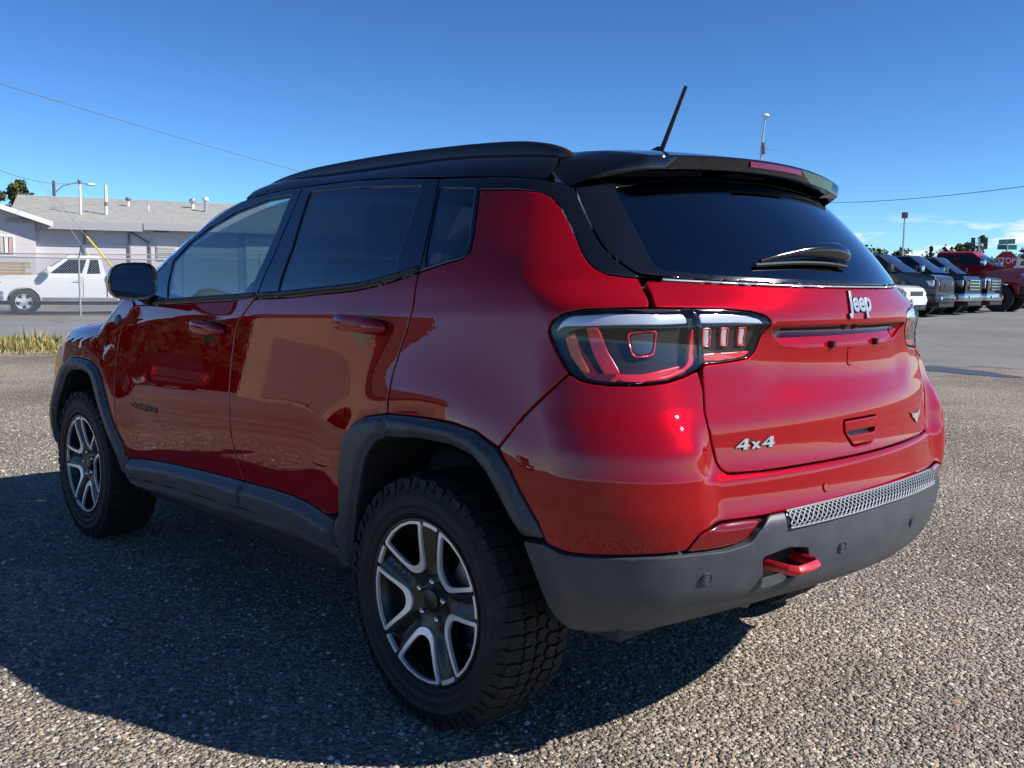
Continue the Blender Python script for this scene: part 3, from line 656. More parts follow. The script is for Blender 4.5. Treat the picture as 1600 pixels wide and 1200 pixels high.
panel('sail_panel', sh(sail, -.004), M['piano'], fd, off=-.003, gap=0, wall=False, res=.03, sides=S2)
panel('window_glass', sh(rglass, -.004), M['glass_r'], rd, off=-.005, gap=0, wall=False, res=.03, sides=S2)
panel('quarter_glass', sh(qglass, -.004), M['glass_r'], qp, off=-.004, gap=0, wall=False, res=.03, sides=S2)
# satin belt mouldings along the lower window edge
def belt_strip(a, b, par):
    us = np.linspace(a, b, 40); bz = np.array(belt + belt_q[1:4])[::-1]; zz = np.interp(us, bz[:, 0], bz[:, 1])
    return panel('belt_moulding', [(u, z + .004) for u, z in zip(us, zz)] + [(u, z + .024) for u, z in list(zip(us, zz))[::-1]], M['satin'], par, off=lambda u, z, d: .002 + .007 * sst(0, .009, d), gap=0, res=.01, sides=S2)
belt_strip(3.30, 2.340, fd); belt_strip(2.322, 1.437, rd)
# rear window
gw = [(.872, 1.484), (.824, 1.418), (.771, 1.333), (.736, 1.298), (.705, 1.276), (.678, 1.262), (.58, 1.2505), (.46, 1.2455), (.34, 1.242), (.17, 1.2395)]
gin = [(.690, 1.482), (.661, 1.385), (.632, 1.283), (.612, 1.274), (.5, 1.266), (.34, 1.260), (.17, 1.2575)]
cap_z = [(-.60, 1.49), (-.3, 1.515), (0, 1.525), (.3, 1.515), (.60, 1.49)]
wb = panel('window_border', gw + [(0, 1.239)] + mir(gw) + [(-.7, 1.50), (-.3, 1.535), (0, 1.545), (.3, 1.535), (.7, 1.50)], M['piano'], tg, holes=[gin + [(0, 1.257)] + mir(gin) + cap_z], gap=.002, res=.02)
rw = panel('rear_window', sh(gin + [(0, 1.257)] + mir(gin) + cap_z, -.003), M['glass_r'], tg, off=-.001, gap=0, wall=False, res=.025)
panel('tailgate_edge_line', [(-.60, 1.2490)] + [(u, z + .0055) for u, z in top_t] + [(.62, 1.2510), (.62, 1.2465)] + [(u, z + .0015) for u, z in top_t[::-1]] + [(-.60, 1.2455)], M['badge'], tg, off=.001, gap=0, res=.02, round_=.001)  # bright line on the red tailgate's top edge, put in as pale metal
# roof, windscreen, bonnet
dl = [(float(p[0]), float(p[1])) for p in chart(np.array([q[0] for q in smooth_line(drip, 3)]), np.array([q[1] for q in smooth_line(drip, 3)]))]
roof_l = [p for p in dl if -.235 < p[0] < 1.46]
ws_l = [p for p in dl if 1.46 <= p[0] < 2.13]
rl = roof_l + [(-.235, .648)]
rear_edge = [(-.225, .60), (-.15, .50), (-.115, .40), (-.10, .2), (-.10, 0)]
ym = lambda q: [(x, -y) for x, y in q]
fr_edge = [(1.42, .48), (1.44, .24), (1.445, 0)]
rf = panel('roof', rl + rear_edge + ym(rear_edge[:-1])[::-1] + ym(rl)[::-1] + ym(fr_edge[:-1]) + fr_edge[::-1], M['roofblack'], car, ch='top', res=.03, gap=.002)
wl = ws_l
ws = panel('windscreen', fr_edge[:1][::-1] + ws_l + [(2.22, .70), (2.38, .45), (2.43, .2), (2.44, 0)] + ym([(2.22, .70), (2.38, .45), (2.43, .2)])[::-1] + ym(ws_l)[::-1] + ym(fr_edge[:-1]) + fr_edge[::-1], M['glass_f'], car, ch='top', res=.04, off=-.003, wall=False)
he = [(u - UX, hood_y(u - UX)) for u in hood_us]
hood = panel('bonnet', [(2.28, .745)] + he + [(3.36, .50), (3.40, .25), (3.41, 0), (3.40, -.25), (3.36, -.50)] + ym(he)[::-1] + [(2.28, -.745), (2.41, -.45), (2.46, -.2), (2.47, 0), (2.46, .2), (2.41, .45)], M['red'], car, ch='top', res=.03)
panel('cowl', [(2.10, .76), (2.30, .745), (2.42, .45), (2.48, 0), (2.42, -.45), (2.30, -.745), (2.10, -.76), (2.22, -.69), (2.36, -.45), (2.42, 0), (2.36, .45), (2.22, .69)], M['satin'], car, ch='top', off=-.006, wall=False, res=.04)
fb = panel('front_bumper', [(.66, .80), (0, .84), (-.66, .80), (-.70, .60), (-.66, .36), (0, .36), (.66, .36), (.70, .60)], M['red'], car, ch='front', res=.04)
panel('grille', [(.44, .80), (0, .82), (-.44, .80), (-.42, .72), (0, .73), (.42, .72)], M['piano'], fb, ch='front', off=.006, res=.03)
panel('lower_grille', [(.50, .60), (-.50, .60), (-.46, .44), (.46, .44)], M['sill'], fb, ch='front', off=.006, res=.03)
for s in (1, -1): panel('headlight', [(s * .46, .80), (s * .64, .79), (s * .655, .74), (s * .46, .72)], M['lampchrome'], fb, ch='front', off=.007, res=.02)
# liner just under the sheet metal closes the panel gaps
liner_l = [(.02, 1.23), (.30, 1.232), (.60, 1.238), (.70, 1.25), (.80, 1.27), (.90, 1.38), (1.0, 1.45), (1.20, 1.475), (1.30, 1.47), (1.26, 1.36), (1.26, 1.30), (1.40, 1.265), (1.60, 1.22), (1.95, 1.185), (2.35, 1.165), (3.1, 1.125), (3.45, 1.09), (3.9, 1.03), (4.3, .98), (4.5, .9), (4.5, .45), (4.44, .45)] + [(u + (.015 if u > 3.96 else -.015), z + .02) for u, z in f_in[::-1]] + [(3.47, .36), (1.78, .34), (1.73, .36), (1.70, .47), (1.64, .60), (1.58, .75), (1.53, .80), (1.47, .82), (1.32, .835), (1.17, .835), (1.08, .815), (1.03, .78), (.99, .72), (.95, .655), (.90, .53), (.83, .42), (.70, .43), (.33, .48), (.02, .49)]
panel('inner_shell', liner_l, M['well'], car, off=-.024, gap=0, wall=False, res=.045, sides=S2)
# tail lamps
def tail_lamp(sd):
    par = empty('tail_lamp'); par.parent = car
    P_ = lambda nm, poly, mt, off, **k: panel(nm, poly, mt, par, off=off, gap=k.pop('gap', 0), sides=sd, res=k.pop('res', .010), **k)
    P_('lamp_housing', sh(lamp, .002), M['lampblack'], -.028, wall=False)
    rim_in = sh(lamp, .0055)
    P_('lamp_bezel', lamp, M['piano'], .000, gap=.0022, holes=[rim_in], depth=.03)
    outer_half = [(.885, 1.12), (.872, 1.146), (.852, 1.160), (.77, 1.170), (.60, 1.172), (.592, 1.147), (.76, 1.141), (.868, 1.135)]
    P_('lamp_reflector', outer_half, M['lampchrome'], -.010, depth=.008)
    P_('lamp_reflector', [(.562, 1.171), (.472, 1.170), (.41, 1.160), (.392, 1.144), (.476, 1.147), (.561, 1.147)], M['lampchrome'], -.010, depth=.008)
    P_('lamp_divider', [(.586, 1.175), (.574, 1.175), (.566, 1.153), (.559, 1.105), (.554, 1.053), (.567, 1.043), (.572, 1.105), (.579, 1.153)], M['piano'], .0008, depth=.01)
    P_('side_marker', [(.861, 1.111), (.835, 1.113), (.823, 1.07), (.803, 1.029), (.820, 1.032), (.846, 1.067)], M['lampamber'], -.006, depth=.01)
    P_('light_guide', [(.815, 1.133), (.789, 1.134), (.768, 1.079), (.742, 1.030), (.775, 1.026), (.797, 1.071)], M['lampred'], -.005, depth=.012)
    P_('light_guide', [(.742, 1.024), (.700, 1.020), (.645, 1.025), (.600, 1.042), (.592, 1.056), (.585, 1.13), (.580, 1.13), (.578, 1.050), (.604, 1.030), (.645, 1.016), (.70, 1.011), (.75, 1.013)], M['lampred'], -.004, depth=.012)
    P_('red_lens', [(.86, 1.10), (.845, 1.062), (.815, 1.020), (.79, 1.014), (.70, 1.012), (.645, 1.018), (.60, 1.034), (.588, 1.05), (.70, 1.030), (.79, 1.032), (.82, 1.075), (.845, 1.125)], M['lampred'], -.020, depth=.006)
    ring = [(.730, 1.122), (.660, 1.127), (.666, 1.071), (.716, 1.066)]
    P_('lamp_ring', ring, M['lampred'], -.016, holes=[sh(ring, .0045)], round_=.012, depth=.006)
    P_('reverse_lamp', sh(ring, .008), mat('smoked_lens', (.05, .05, .065), .08, 0, .8), -.018, round_=.012, depth=.004)
    for k in range(3):
        u0 = .550 - k * .0475
        q = [(u0, 1.131), (u0 - .022, 1.131), (u0 - .024, 1.088), (u0 - .004, 1.088)]
        P_('led_frame', q, M['lampred'], -.016, holes=[sh(q, .0042)], depth=.01, round_=.004, res=.006)
        P_('led_block', sh(q, .005), M['lampchrome'], -.018, depth=.006, round_=.004)
    P_('red_lens', [(.556, 1.072), (.425, 1.076), (.440, 1.064), (.495, 1.057), (.553, 1.054)], M['lampred'], -.004, depth=.01)
    P_('lamp_lens', rim_in, M['glass_lamp'], -.001, wall=False, res=.014)
for sd in 'LR': tail_lamp(sd)
# spoiler over the rear window
def spoiler():
    ys = np.concatenate([np.linspace(-.632, -.44, 14), np.linspace(-.40, .40, 17), np.linspace(.44, .632, 14)]); v = []; f = []; sec = None
    for y in ys:
        a = abs(y); e = np.clip((a - .50) / .132, 0, 1)
        xl = -.520 + .30 * min(a, .5) ** 2 + e * .135 + .02 * e * e
        zb = 1.549 - .085 * min(a, .5) ** 2 - .030 * e - .012 * e * e
        th = .034 * (1 - e) + .004
        xs = np.interp(a, [0, .2, .40, .50, .60, .648], [-.104, -.104, -.119, -.154, -.229, -.239]); 
        if xs < xl + .02: xs = xl + .02
        zs = float(chart_top(np.array([xs]), np.array([y]))[0][2])
        zs2 = float(chart_top(np.array([xs * .5 + xl * .5]), np.array([y]))[0][2])
        zl = zb + th
        pts = [(xs, zs - .020), (xs, zs - .002), (xs - .004, zs)]
        for t in (.25, .5, .75, .92):
            x_ = xs + (xl - xs) * t; zz = zs + (zl - zs) * t + .010 * math.sin(math.pi * t) * (1 - e); pts.append((x_, zz))
        pts += [(xl + .004, zl + .001), (xl, zl - .005), (xl + .004, zb + .003), (xl + .010, zb)]
        gx = xl + .115 * (1 - .85 * e); gz = float(np.interp(gx, [-.53, -.41, -.30, -.2], [1.50, 1.60, 1.67, 1.7])) 
        pts += [(xl + .05 * (1 - .8 * e), zb + .002), (gx, zb + .004 - .012 * (1 - e))]
        sec = len(pts); v += [(p[0], y, p[1]) for p in pts]
    m_ = len(ys)
    for i in range(m_ - 1):
        for k in range(sec):
            k2 = (k + 1) % sec; f.append((i * sec + k, i * sec + k2, (i + 1) * sec + k2, (i + 1) * sec + k))
    f += [tuple(range(sec)), tuple((m_ - 1) * sec + k for k in range(sec - 1, -1, -1))]
    mb = MB(); mb.add(v, f); return mb.build('spoiler', M['roofblack'], car, angle=40)
sp = spoiler()
tl = MB(); vv = []
for y in np.linspace(-.135, .135, 12):
    xl = -.520 + .30 * y * y; zb = 1.549 - .085 * y * y
    vv += [(xl - .003, y, zb + .030), (xl - .0035, y, zb + .016), (xl + .008, y, zb + .0375)]
ff = []
for i in range(11):
    b = i * 3; ff += [(b, b + 1, b + 4, b + 3), (b + 2, b, b + 3, b + 5)]
tl.add(vv, ff).build('brake_light', M['reflectorred'], sp)
# roof rails
def rail(s):
    prof = [(1.42, 1.610), (1.34, 1.626), (1.20, 1.642), (.985, 1.654), (.594, 1.660), (.262, 1.655), (-.022, 1.642), (-.12, 1.630), (-.19, 1.612), (-.235, 1.588), (-.262, 1.565)]
    xs = np.linspace(1.42, -.262, 70); zt = pchip([p[0] for p in prof[::-1]], [p[1] for p in prof[::-1]])(xs)
    v = []; f = []; sec = 8
    for x, z in zip(xs, zt):
        yc = .560 - .010 * sst(1.0, 1.45, x) - .012 * sst(-.02, -.25, x); w = .015; h = .033 - .016 * sst(1.25, 1.42, x)
        zr_ = float(chart_top(np.array([x]), np.array([yc + .012]))[0][2]); z -= .006; zb = zr_ - .010; z = max(z, zr_ + .002)
        for dy, zz in ((w, zb + .003), (w + .001, z - .010), (w - .004, z - .003), (w - .009, z), (-w + .009, z), (-w + .003, z - .004), (-w, zb + .004), (0, zb)): v.append((x, s * (yc + dy), zz))
    m_ = len(xs)
    for i in range(m_ - 1):
        for k in range(sec): f.append((i * sec + k, i * sec + (k + 1) % sec, (i + 1) * sec + (k + 1) % sec, (i + 1) * sec + k))
    f += [tuple(range(sec)), tuple((m_ - 1) * sec + k for k in range(sec))]
    MB().add(v, f).build('roof_rail', M['satin'], car, angle=40)
rail(1); rail(-1)
# antenna
am = MB(); zr = float(chart_top(np.array([-.10]), np.array([0.]))[0][2])
am.tube([(-.005, 0, zr - .002), (-.04, 0, zr + .008), (-.09, 0, zr + .022), (-.10, 0, zr + .030)], [.006, .014, .016, .008], 10)
mast = [(-.10 - .0875 * t, 0, zr + .025 + .185 * t) for t in np.linspace(0, 1, 46)]
am.tube(mast, [.0072 - .0020 * t + (.0011 if i % 2 else 0) for i, t in enumerate(np.linspace(0, 1, 46))], 8)
am.build('antenna', M['satin'], car)
# rear wiper
wm = MB()
def wp(u, z, o): return surf(u, z, o)[0]
arm = [(.012, 1.300, .012), (.03, 1.307, .024), (.09, 1.311, .030), (.18, 1.309, .029), (.27, 1.301, .022), (.345, 1.289, .013)]
a2 = smooth_line([tuple(wp(*q)) for q in arm], 5); nA = len(a2)
wm.tube(a2, [.013 + .011 * math.sin(math.pi * min(1, i / nA * 1.4)) - .008 * (i / nA) ** 2 for i in range(nA)], 10)
wi = wm.build('wiper_arm', M['piano'], tg, angle=60)
wb2 = MB(); wb2.tube([wp(*q) for q in smooth_line([(.02, 1.284, .008), (.10, 1.290, .009), (.22, 1.290, .009), (.36, 1.283, .007)], 6)], .0055, 6); wb2.build('wiper_blade', M['rubber'], tg)
# badges
Mf = frame_at(0, 1.194, .001); text_mesh('tailgate_lettering', 'Jeep', .076, Mf, M['badge'], tg, .003, .93, .0016, 0, .0008)
Mf = frame_at(0, 1.194, .0003); text_mesh('lettering_outline', 'Jeep', .076, Mf, M['darkbadge'], tg, .002, .93, .0040)
def glyphs(name, items, M4, mt, par, h0, h1, grow=0.):
    mb = MB()
    for loops in items:
        lp = [shrink(np.array(l, float), -grow if i == 0 else grow) for i, l in enumerate(loops)]; v2, f = cdt(lp, np.zeros((0, 2))); n = len(v2)
        e = {}
        for t_ in f:
            for i in range(3): q = (t_[i], t_[(i + 1) % 3]); e.setdefault((min(q), max(q)), []).append(q)
        v = [M4 @ Vector((p[0], p[1], h1)) for p in v2] + [M4 @ Vector((p[0], p[1], h0)) for p in v2]
        mb.add(v, [tuple(int(k) for k in t_) for t_ in f] + [(int(q[0][1]), int(q[0][0]), int(q[0][0]) + n, int(q[0][1]) + n) for q in e.values() if len(q) == 1])
    return mb.build(name, mt, par, angle=30)
def g4(x, w, h):
    P_ = [(0, .28), (.60, 1), (.86, 1), (.86, .44), (1, .44), (1, .24), (.86, .24), (.86, 0), (.58, 0), (.58, .24), (0, .24)]; H_ = [(.27, .44), (.58, .44), (.58, .80)]
    T_ = lambda q: [(x + (a + .16 * b) * w, (b - .5) * h) for a, b in q]; return [T_(P_), T_(H_)]
def gx(x, w, h): return [[(x + a * w, (b - .5) * h) for a, b in ((0, 0), (.34, 0), (.5, .17), (.70, 0), (1.04, 0), (.70, .34), (1.0, .66), (.68, .66), (.52, .50), (.34, .66), (.02, .66), (.34, .34))]]
Mf = frame_at(.443, .854, 0.)
its = [g4(-.066, .044, .026), gx(-.013, .030, .026), g4(.020, .044, .026)]
glyphs('trim_lettering', its, Mf, M['badge'], tg, .0, .0045); glyphs('lettering_outline', its, Mf, M['darkbadge'], tg, .0, .0028, .0013)
wing = MB(); Mf = frame_at(-.42, .845, .002)
wp2 = [(-.055, .018), (-.02, .008), (0, .012), (.02, .008), (.055, .018), (.04, .002), (.018, -.006), (.006, -.018), (-.006, -.018), (-.018, -.006), (-.04, .002)]
wv = [Mf @ Vector((x, y, h)) for h in (0, .003) for x, y in wp2]; nW = len(wp2)
wing.add(wv, [tuple(range(nW, 2 * nW))] + [(k, (k + 1) % nW, (k + 1) % nW + nW, k + nW) for k in range(nW)]).build('trim_emblem', M['badge'], tg)
# door lettering: dark letters that read COMPASS on the front door
for sd in (1, -1):
    Mf = frame_at(sd * 3.185, .706, .001); par = fd['L' if sd > 0 else 'R']
    text_mesh('door_lettering', 'COMPASS', .030, Mf, M['darkbadge'], par, .0025, 1.95, .0012)
    Mf = frame_at(sd * 3.56, 1.057, .002); bm_ = MB(); bm_.lathe([(0, .003), (.024, .003), (.028, 0), (.029, -.004)], 20, Mf @ Matrix.Diagonal((1.25, .8, 1, 1)) @ Matrix.Rotation(R(90), 4, 'X')); bm_.build('fender_emblem', M['darkbadge'], fe['L' if sd > 0 else 'R'])
# door handles: recessed cup and a bow handle
for key, uc, zc_, par in (('f', 2.648, 1.052, fd), ('r', 1.655, 1.103, rd)):
    cup = [(uc + .060 * math.cos(a), zc_ - .008 + .043 * math.sin(a)) for a in np.linspace(0, 2 * math.pi, 20)[:-1]]
    for sd, s in (('L', 1), ('R', -1)):
        def dome(u, z, d): return .0012 - .002 * 0
        panel('handle_cup', cup, M['piano'], par[sd], off=.0008, gap=0, wall=False, res=.012, sides=sd)
        hb = MB(); us = np.linspace(-.132, .132, 25); v = []; f = []; sec = 10
        for t in us:
            k = max(0., 1 - (abs(t) / .1325) ** 4); st = .007 + .030 * k ** .8; hh = .021 * k ** .5 + .004; th_ = .012
            p0, n0 = surf(uc + t, zc_ + .004 + .006 * t / .13, 0)
            yv = (Vector((0, 0, 1)) - n0 * n0.z).normalized()
            for q in range(sec):
                a = 2 * math.pi * q / sec; P_ = p0 + n0 * (st + math.cos(a) * .010) + yv * (math.sin(a) * hh)
                v.append((P_.x, P_.y * s, P_.z))
        for i in range(len(us) - 1):
            for q in range(sec): f.append((i * sec + q, i * sec + (q + 1) % sec, (i + 1) * sec + (q + 1) % sec, (i + 1) * sec + q))
        f += [tuple(range(sec)), tuple((len(us) - 1) * sec + q for q in range(sec))]
        hb.add(v, f).build('door_handle', M['red'], par[sd], angle=60)
# wing mirrors
def wing_mirror(s):
    root = empty('wing_mirror'); root.parent = car
    nb = 20; v = []; f = []; secs = []
    # housing lofted rear to front as rounded rectangles in the y-z plane
    for i, t in enumerate(np.linspace(0, 1, 12)):
        x = 1.665 + .135 * t; k = (1 - max(0, t - .12) ** 2.2 / .88 ** 2.2 * .97) ** .5 if t > .12 else 1
        hw, hh = .094 * k, .073 * k; cy, cz = .990 - .012 * t, 1.226 - .006 * t
        for q in range(nb):
            a = 2 * math.pi * q / nb; ca, sa = math.cos(a), math.sin(a); e = .62
            yy = math.copysign(abs(ca) ** e, ca) * hw; zz = math.copysign(abs(sa) ** e, sa) * hh
            if zz < 0: zz *= .93 + .07 * (yy < 0)
            v.append((x - .10 * (yy) * .35, s * (cy + yy), cz + zz + yy * -.04))
    for i in range(11):
        for q in range(nb): f.append((i * nb + q, i * nb + (q + 1) % nb, (i + 1) * nb + (q + 1) % nb, (i + 1) * nb + q))
    f.append(tuple(11 * nb + q for q in range(nb)))
    MB().add(v, f).build('mirror_housing', M['roofblack'], root, angle=60)
    g = []; 
    for sc_, dx in ((1.0, .0), (.90, .004), (.88, .010)):
        for q in range(nb):
            p = v[q]; cy, cz = s * .990, 1.226; g.append((p[0] + dx, cy + (p[1] - cy) * sc_, cz + (p[2] - cz) * sc_))
    fg = [(i * nb + q, i * nb + (q + 1) % nb, (i + 1) * nb + (q + 1) % nb, (i + 1) * nb + q) for i in range(2) for q in range(nb)]
    MB().add(g, fg).build('mirror_rim', M['piano'], root)
    mg = [(p[0] + .001, p[1], p[2]) for p in g[2 * nb:]]
    MB().add(mg, [tuple(range(nb))]).build('mirror_glass', M['mirror'], root)
    ft = MB(); ft.tube([(1.90, s * .83, 1.150), (1.86, s * .87, 1.158), (1.79, s * .905, 1.168), (1.75, s * .93, 1.180)], [.026, .024, .026, .034], 10); ft.build('mirror_foot', M['satin'], root, angle=60)
wing_mirror(1); wing_mirror(-1)
# wheel wells and underbody
for s in (1, -1):
    for poly, ax in ((arch_in_door[::-1] + arch_in_rear[1:] + arch_in_low[1:4], 0), (f_in, 2.636)):
        pl = smooth_line(poly, 3); o3 = chart(np.array([p[0] for p in pl]), np.array([p[1] for p in pl]))
        v = []; f = []
        for p in o3: v += [(p[0], s * (p[1] - .006), p[2]), (p[0], s * .52, p[2])]
        for i in range(len(o3) - 1): f.append((2 * i, 2 * i + 1, 2 * i + 3, 2 * i + 2))
        f.append(tuple(2 * i + 1 for i in range(len(o3))))
        MB().add(v, f).build('wheel_well', M['well'], car)
ub = MB(); ub.box((1.32, 0, .33), (1.55, 1.56, .10)); ub.box((0.1, 0, .40), (1.05, 1.04, .10)); ub.box((2.75, 0, .34), (1.2, 1.04, .14)); ub.build('underbody', M['well'], car, bevel=.01)
ex = MB(); ex.tube([(-.35, -.28, .42), (-.55, -.28, .425), (-.55, .30, .425), (-.35, .30, .42)], .05, 14); ex.tube([(-.55, .36, .42), (-.70, .36, .43)], .028, 12); ex.build('exhaust_silencer', mat('exhaust_steel', (.16, .15, .14), .5, .9), car, angle=50)
ax_ = MB(); ax_.tube([(0, -.70, .34), (0, .70, .34)], .035, 8); ax_.tube([(.35, -.5, .31), (0, -.62, .30)], .03, 8); ax_.tube([(.35, .5, .31), (0, .62, .30)], .03, 8); ax_.build('rear_axle', M['well'], car)
# cabin
cb = MB(); cb.box((1.95, 0, .98), (.35, 1.42, .22)); cb.box((1.78, 0, 1.075), (.40, 1.40, .07)); cb.build('dashboard', M['interior'], car, bevel=.03)
fl_ = MB(); fl_.box((.7, 0, .40), (2.6, 1.5, .04)); fl_.build('cabin_floor', M['interior'], car)
hl_ = panel('headliner', [(1.35, .52), (.6, .56), (-.1, .54), (-.1, -.54), (.6, -.56), (1.35, -.52)], M['liner'], car, ch='top', off=-.045, wall=False, res=.06)
def seat(x, y, w, back=.66):
    m_ = MB(); m_.box((x + .02, y, .66), (.50, w, .16), Matrix.Rotation(R(-6), 3, 'Y')); m_.box((x - .30, y, .66 + back / 2), (.16, w * .94, back), Matrix.Rotation(R(-14), 3, 'Y'))
    so = m_.build('seat', M['seat'], car, bevel=.045, angle=50)
    for yy in ([y] if w < .7 else [y - .38, y, y + .38]):
        h_ = MB(); h_.box((x - .30 - back * .13 - .05, yy, .66 + back + .10), (.10, .26, .18), Matrix.Rotation(R(-10), 3, 'Y')); h_.build('headrest', M['seat'], so, bevel=.035, angle=50)
    return so
seat(1.25, .36, .52); seat(1.25, -.36, .52); seat(.28, 0, 1.30, .60)
st = MB(); ring_ = []
Mst = Matrix.Translation((1.60, .37, 1.085)) @ Matrix.Rotation(R(-62), 4, 'Y')
ring_ = [Mst @ Vector((.185 * math.cos(a), .185 * math.sin(a), 0)) for a in np.linspace(0, 2 * math.pi, 33)]
st.tube(ring_, .015, 8, False); st.tube([Mst @ Vector((-.17, 0, 0)), Mst @ Vector((.0, 0, -.02)), Mst @ Vector((.17, 0, 0))], .02, 6); st.tube([Mst @ Vector((0, 0, -.02)), Mst @ Vector((0, 0, -.30))], .035, 8); st.build('steering_wheel', M['interior'], car, angle=60)
# ------------------------------------------------------------------ wheels
def polar(r, a): return (r * math.cos(a), r * math.sin(a))
def planar(name, loops, res, zf, depth, mt, parent, free=True):
    """flat plate from loops in the wheel plane; zf gives its height (outboard) by radius; turned edges of given depth"""
    lp = [dens(np.array(l, float), res) for l in loops]
    lo, hi = lp[0].min(0), lp[0].max(0)
    g = np.array([(x, y) for x in np.arange(lo[0], hi[0], res) for y in np.arange(lo[1], hi[1], res)])
    k = inside(g, lp[0])
    for h in lp[1:]: k &= ~inside(g, h)
    g = g[k]; g = g[dist(g, lp) > .5 * res] if len(g) else g
    v2, f = cdt(lp, g); z = zf(np.hypot(v2[:, 0], v2[:, 1]), v2)
    n = len(v2); v = [(p[0], z_, p[1]) for p, z_ in zip(v2, z)]; e = {}
    fs = [tuple(t) for t in f]
    for t in f:
        for i in range(3):
            a, b = t[i], t[(i + 1) % 3]; e.setdefault((min(a, b), max(a, b)), []).append((a, b))
    v += [(p[0], z_ - depth, p[1]) for p, z_ in zip(v2, z)]
    for q in e.values():
        if len(q) == 1: a, b = q[0]; fs.append((b, a, a + n, b + n))
    mb = MB(); mb.add(v, fs); return mb.build(name, mt, parent, angle=38)
def build_wheel():
    w = empty('wheel')
    # tyre carcass, turned about y; outboard is +y
    prof = [(.230, .098), (.238, .108), (.246, .113), (.249, .1165), (.252, .114), (.270, .1165), (.273, .119), (.276, .1175), (.300, .1175), (.303, .1195), (.306, .117), (.325, .111), (.340, .101), (.347, .086), (.349, .0)]
    full = prof + [(r, -h) for r, h in prof[::-1][1:]]
    MB().lathe(full, 96).build('tyre', M['rubber'], w, angle=50)
    # tread: five rows of all-terrain blocks and side biters
    mb = MB(); npch = 58; r0, r1 = .343, .3575; rg = random.Random(3)
    def block(poly, rb=r0, rt=r1, taper=.0012):
        n = len(poly); cx = sum(p[0] for p in poly) / n; cy = sum(p[1] for p in poly) / n; v = []
        for lvl, r in ((0, rb), (1, rt)):
            for a, y in poly:
                aa = a + (cx - a) * (.06 if lvl else 0); yy = y + (cy - y) * (.06 if lvl else 0)
                rr = r - (.010 * max(0, (abs(yy) - .075) / .035) ** 2 if lvl else .012 * max(0, (abs(yy) - .07) / .04)); v.append((rr * math.cos(aa), yy, rr * math.sin(aa)))
        mb.add(v, [tuple(range(n, 2 * n))] + [(k, (k + 1) % n, (k + 1) % n + n, k + n) for k in range(n)])
    da = 2 * math.pi / npch
    for i in range(npch):
        a = i * da; j = lambda: rg.uniform(-.04, .04) * da
        for s in (1, -1):
            o = 0 if s > 0 else .5 * da; A = lambda t: a + o + t * da
            L_ = .108 if i % 2 else .115
            st = i % 2
            block([(A(.06), s * (.068 + .006 * st)), (A(.45), s * (.060 - .004 * st)), (A(.62), s * .068), (A(.93), s * (.064 + .008 * st)), (A(.95), s * L_), (A(.06), s * L_)])
            block([(A(.05), s * .030), (A(.35), s * .019), (A(.80), s * .024), (A(1.0), s * (.040 + .005 * st)), (A(.86), s * (.062 + .004 * st)), (A(.58), s * .056), (A(.40), s * .057), (A(.16), s * .064)])
            # side biter
            v = []; hgt = .020 if i % 2 else .032
            for (t, rr, yy) in ((.16, .343, .1045), (.86, .343, .1045), (.80, .343 - hgt, .1135), (.40, .343 - hgt - .006, .1145), (.22, .343 - hgt * .5, .1105)):
                v.append((rr * math.cos(A(t)), s * (yy + .0045), rr * math.sin(A(t))))
            b0 = [(p[0], p[1] - s * .008, p[2]) for p in v]; n = 5
            mb.add(b0 + v, [tuple(range(n, 2 * n))] + [(k, (k + 1) % n, (k + 1) % n + n, k + n) for k in range(n)])
        block([(a + .02 * da, -.008), (a + .32 * da, -.020), (a + .70 * da, -.015), (a + .95 * da, -.004), (a + .88 * da, .014), (a + .60 * da, .019), (a + .30 * da, .012), (a + .10 * da, .010)])
    t = mb.build('tread', M['tread'], w, angle=30); t['kind'] = 'stuff'
    # rim barrel and lip
    MB().lathe([(.232, .098), (.237, .106), (.235, .112), (.229, .112), (.225, .102), (.214, .080), (.198, .02), (.200, -.09), (.222, -.10)], 72).build('rim_barrel', M['wheelblack'], w, angle=40)
    # spoked face
    def petal(scale=0.):
        half_ = [(.096, 0), (.099, .13), (.108, .25), (.135, .325), (.170, .37), (.204, .40), (.209, .37), (.2105, .20)]
        pts = [polar(r, a) for r, a in half_] + [polar(r, -a) for r, a in half_[::-1][:-1]] + [polar(.2115, 0)]
        ordd = [polar(.096, 0)] + [polar(r, a) for r, a in half_[1:]] + [polar(.211, 0)] + [polar(r, -a) for r, a in half_[1:][::-1]]
        return rnd(np.array(ordd), .012, 3, 18)
    pet = petal() * 1.055
    def turn(p, a): c_, s_ = math.cos(a), math.sin(a); return p @ np.array([[c_, s_], [-s_, c_]])
    angs = [R(61) + k * 2 * math.pi / 5 for k in range(5)]
    ZF = lambda r, v2: .108 - .030 * (1 - np.clip((r - .05) / .16, 0, 1)) ** 1.6 - .012 * np.clip((.03 - r) / .03, 0, 1)
    def ZS(r, v2):
        th = np.arctan2(v2[:, 1], v2[:, 0]); k = np.min(np.abs((th[:, None] - np.array(angs) - math.pi / 5 + math.pi) % (2 * math.pi) - math.pi), axis=1)
        groove = .016 * np.clip(1 - (k * r / .030), 0, 1) * np.clip((r - .075) / .03, 0, 1)
        return ZF(r, v2) - .006 - groove
    circ = np.array([polar(.227, a) for a in np.linspace(0, 2 * math.pi, 120)[:-1]])
    planar('rim_face', [circ] + [turn(pet, a) for a in angs], .009, ZS, .030, M['wheelblack'], w)
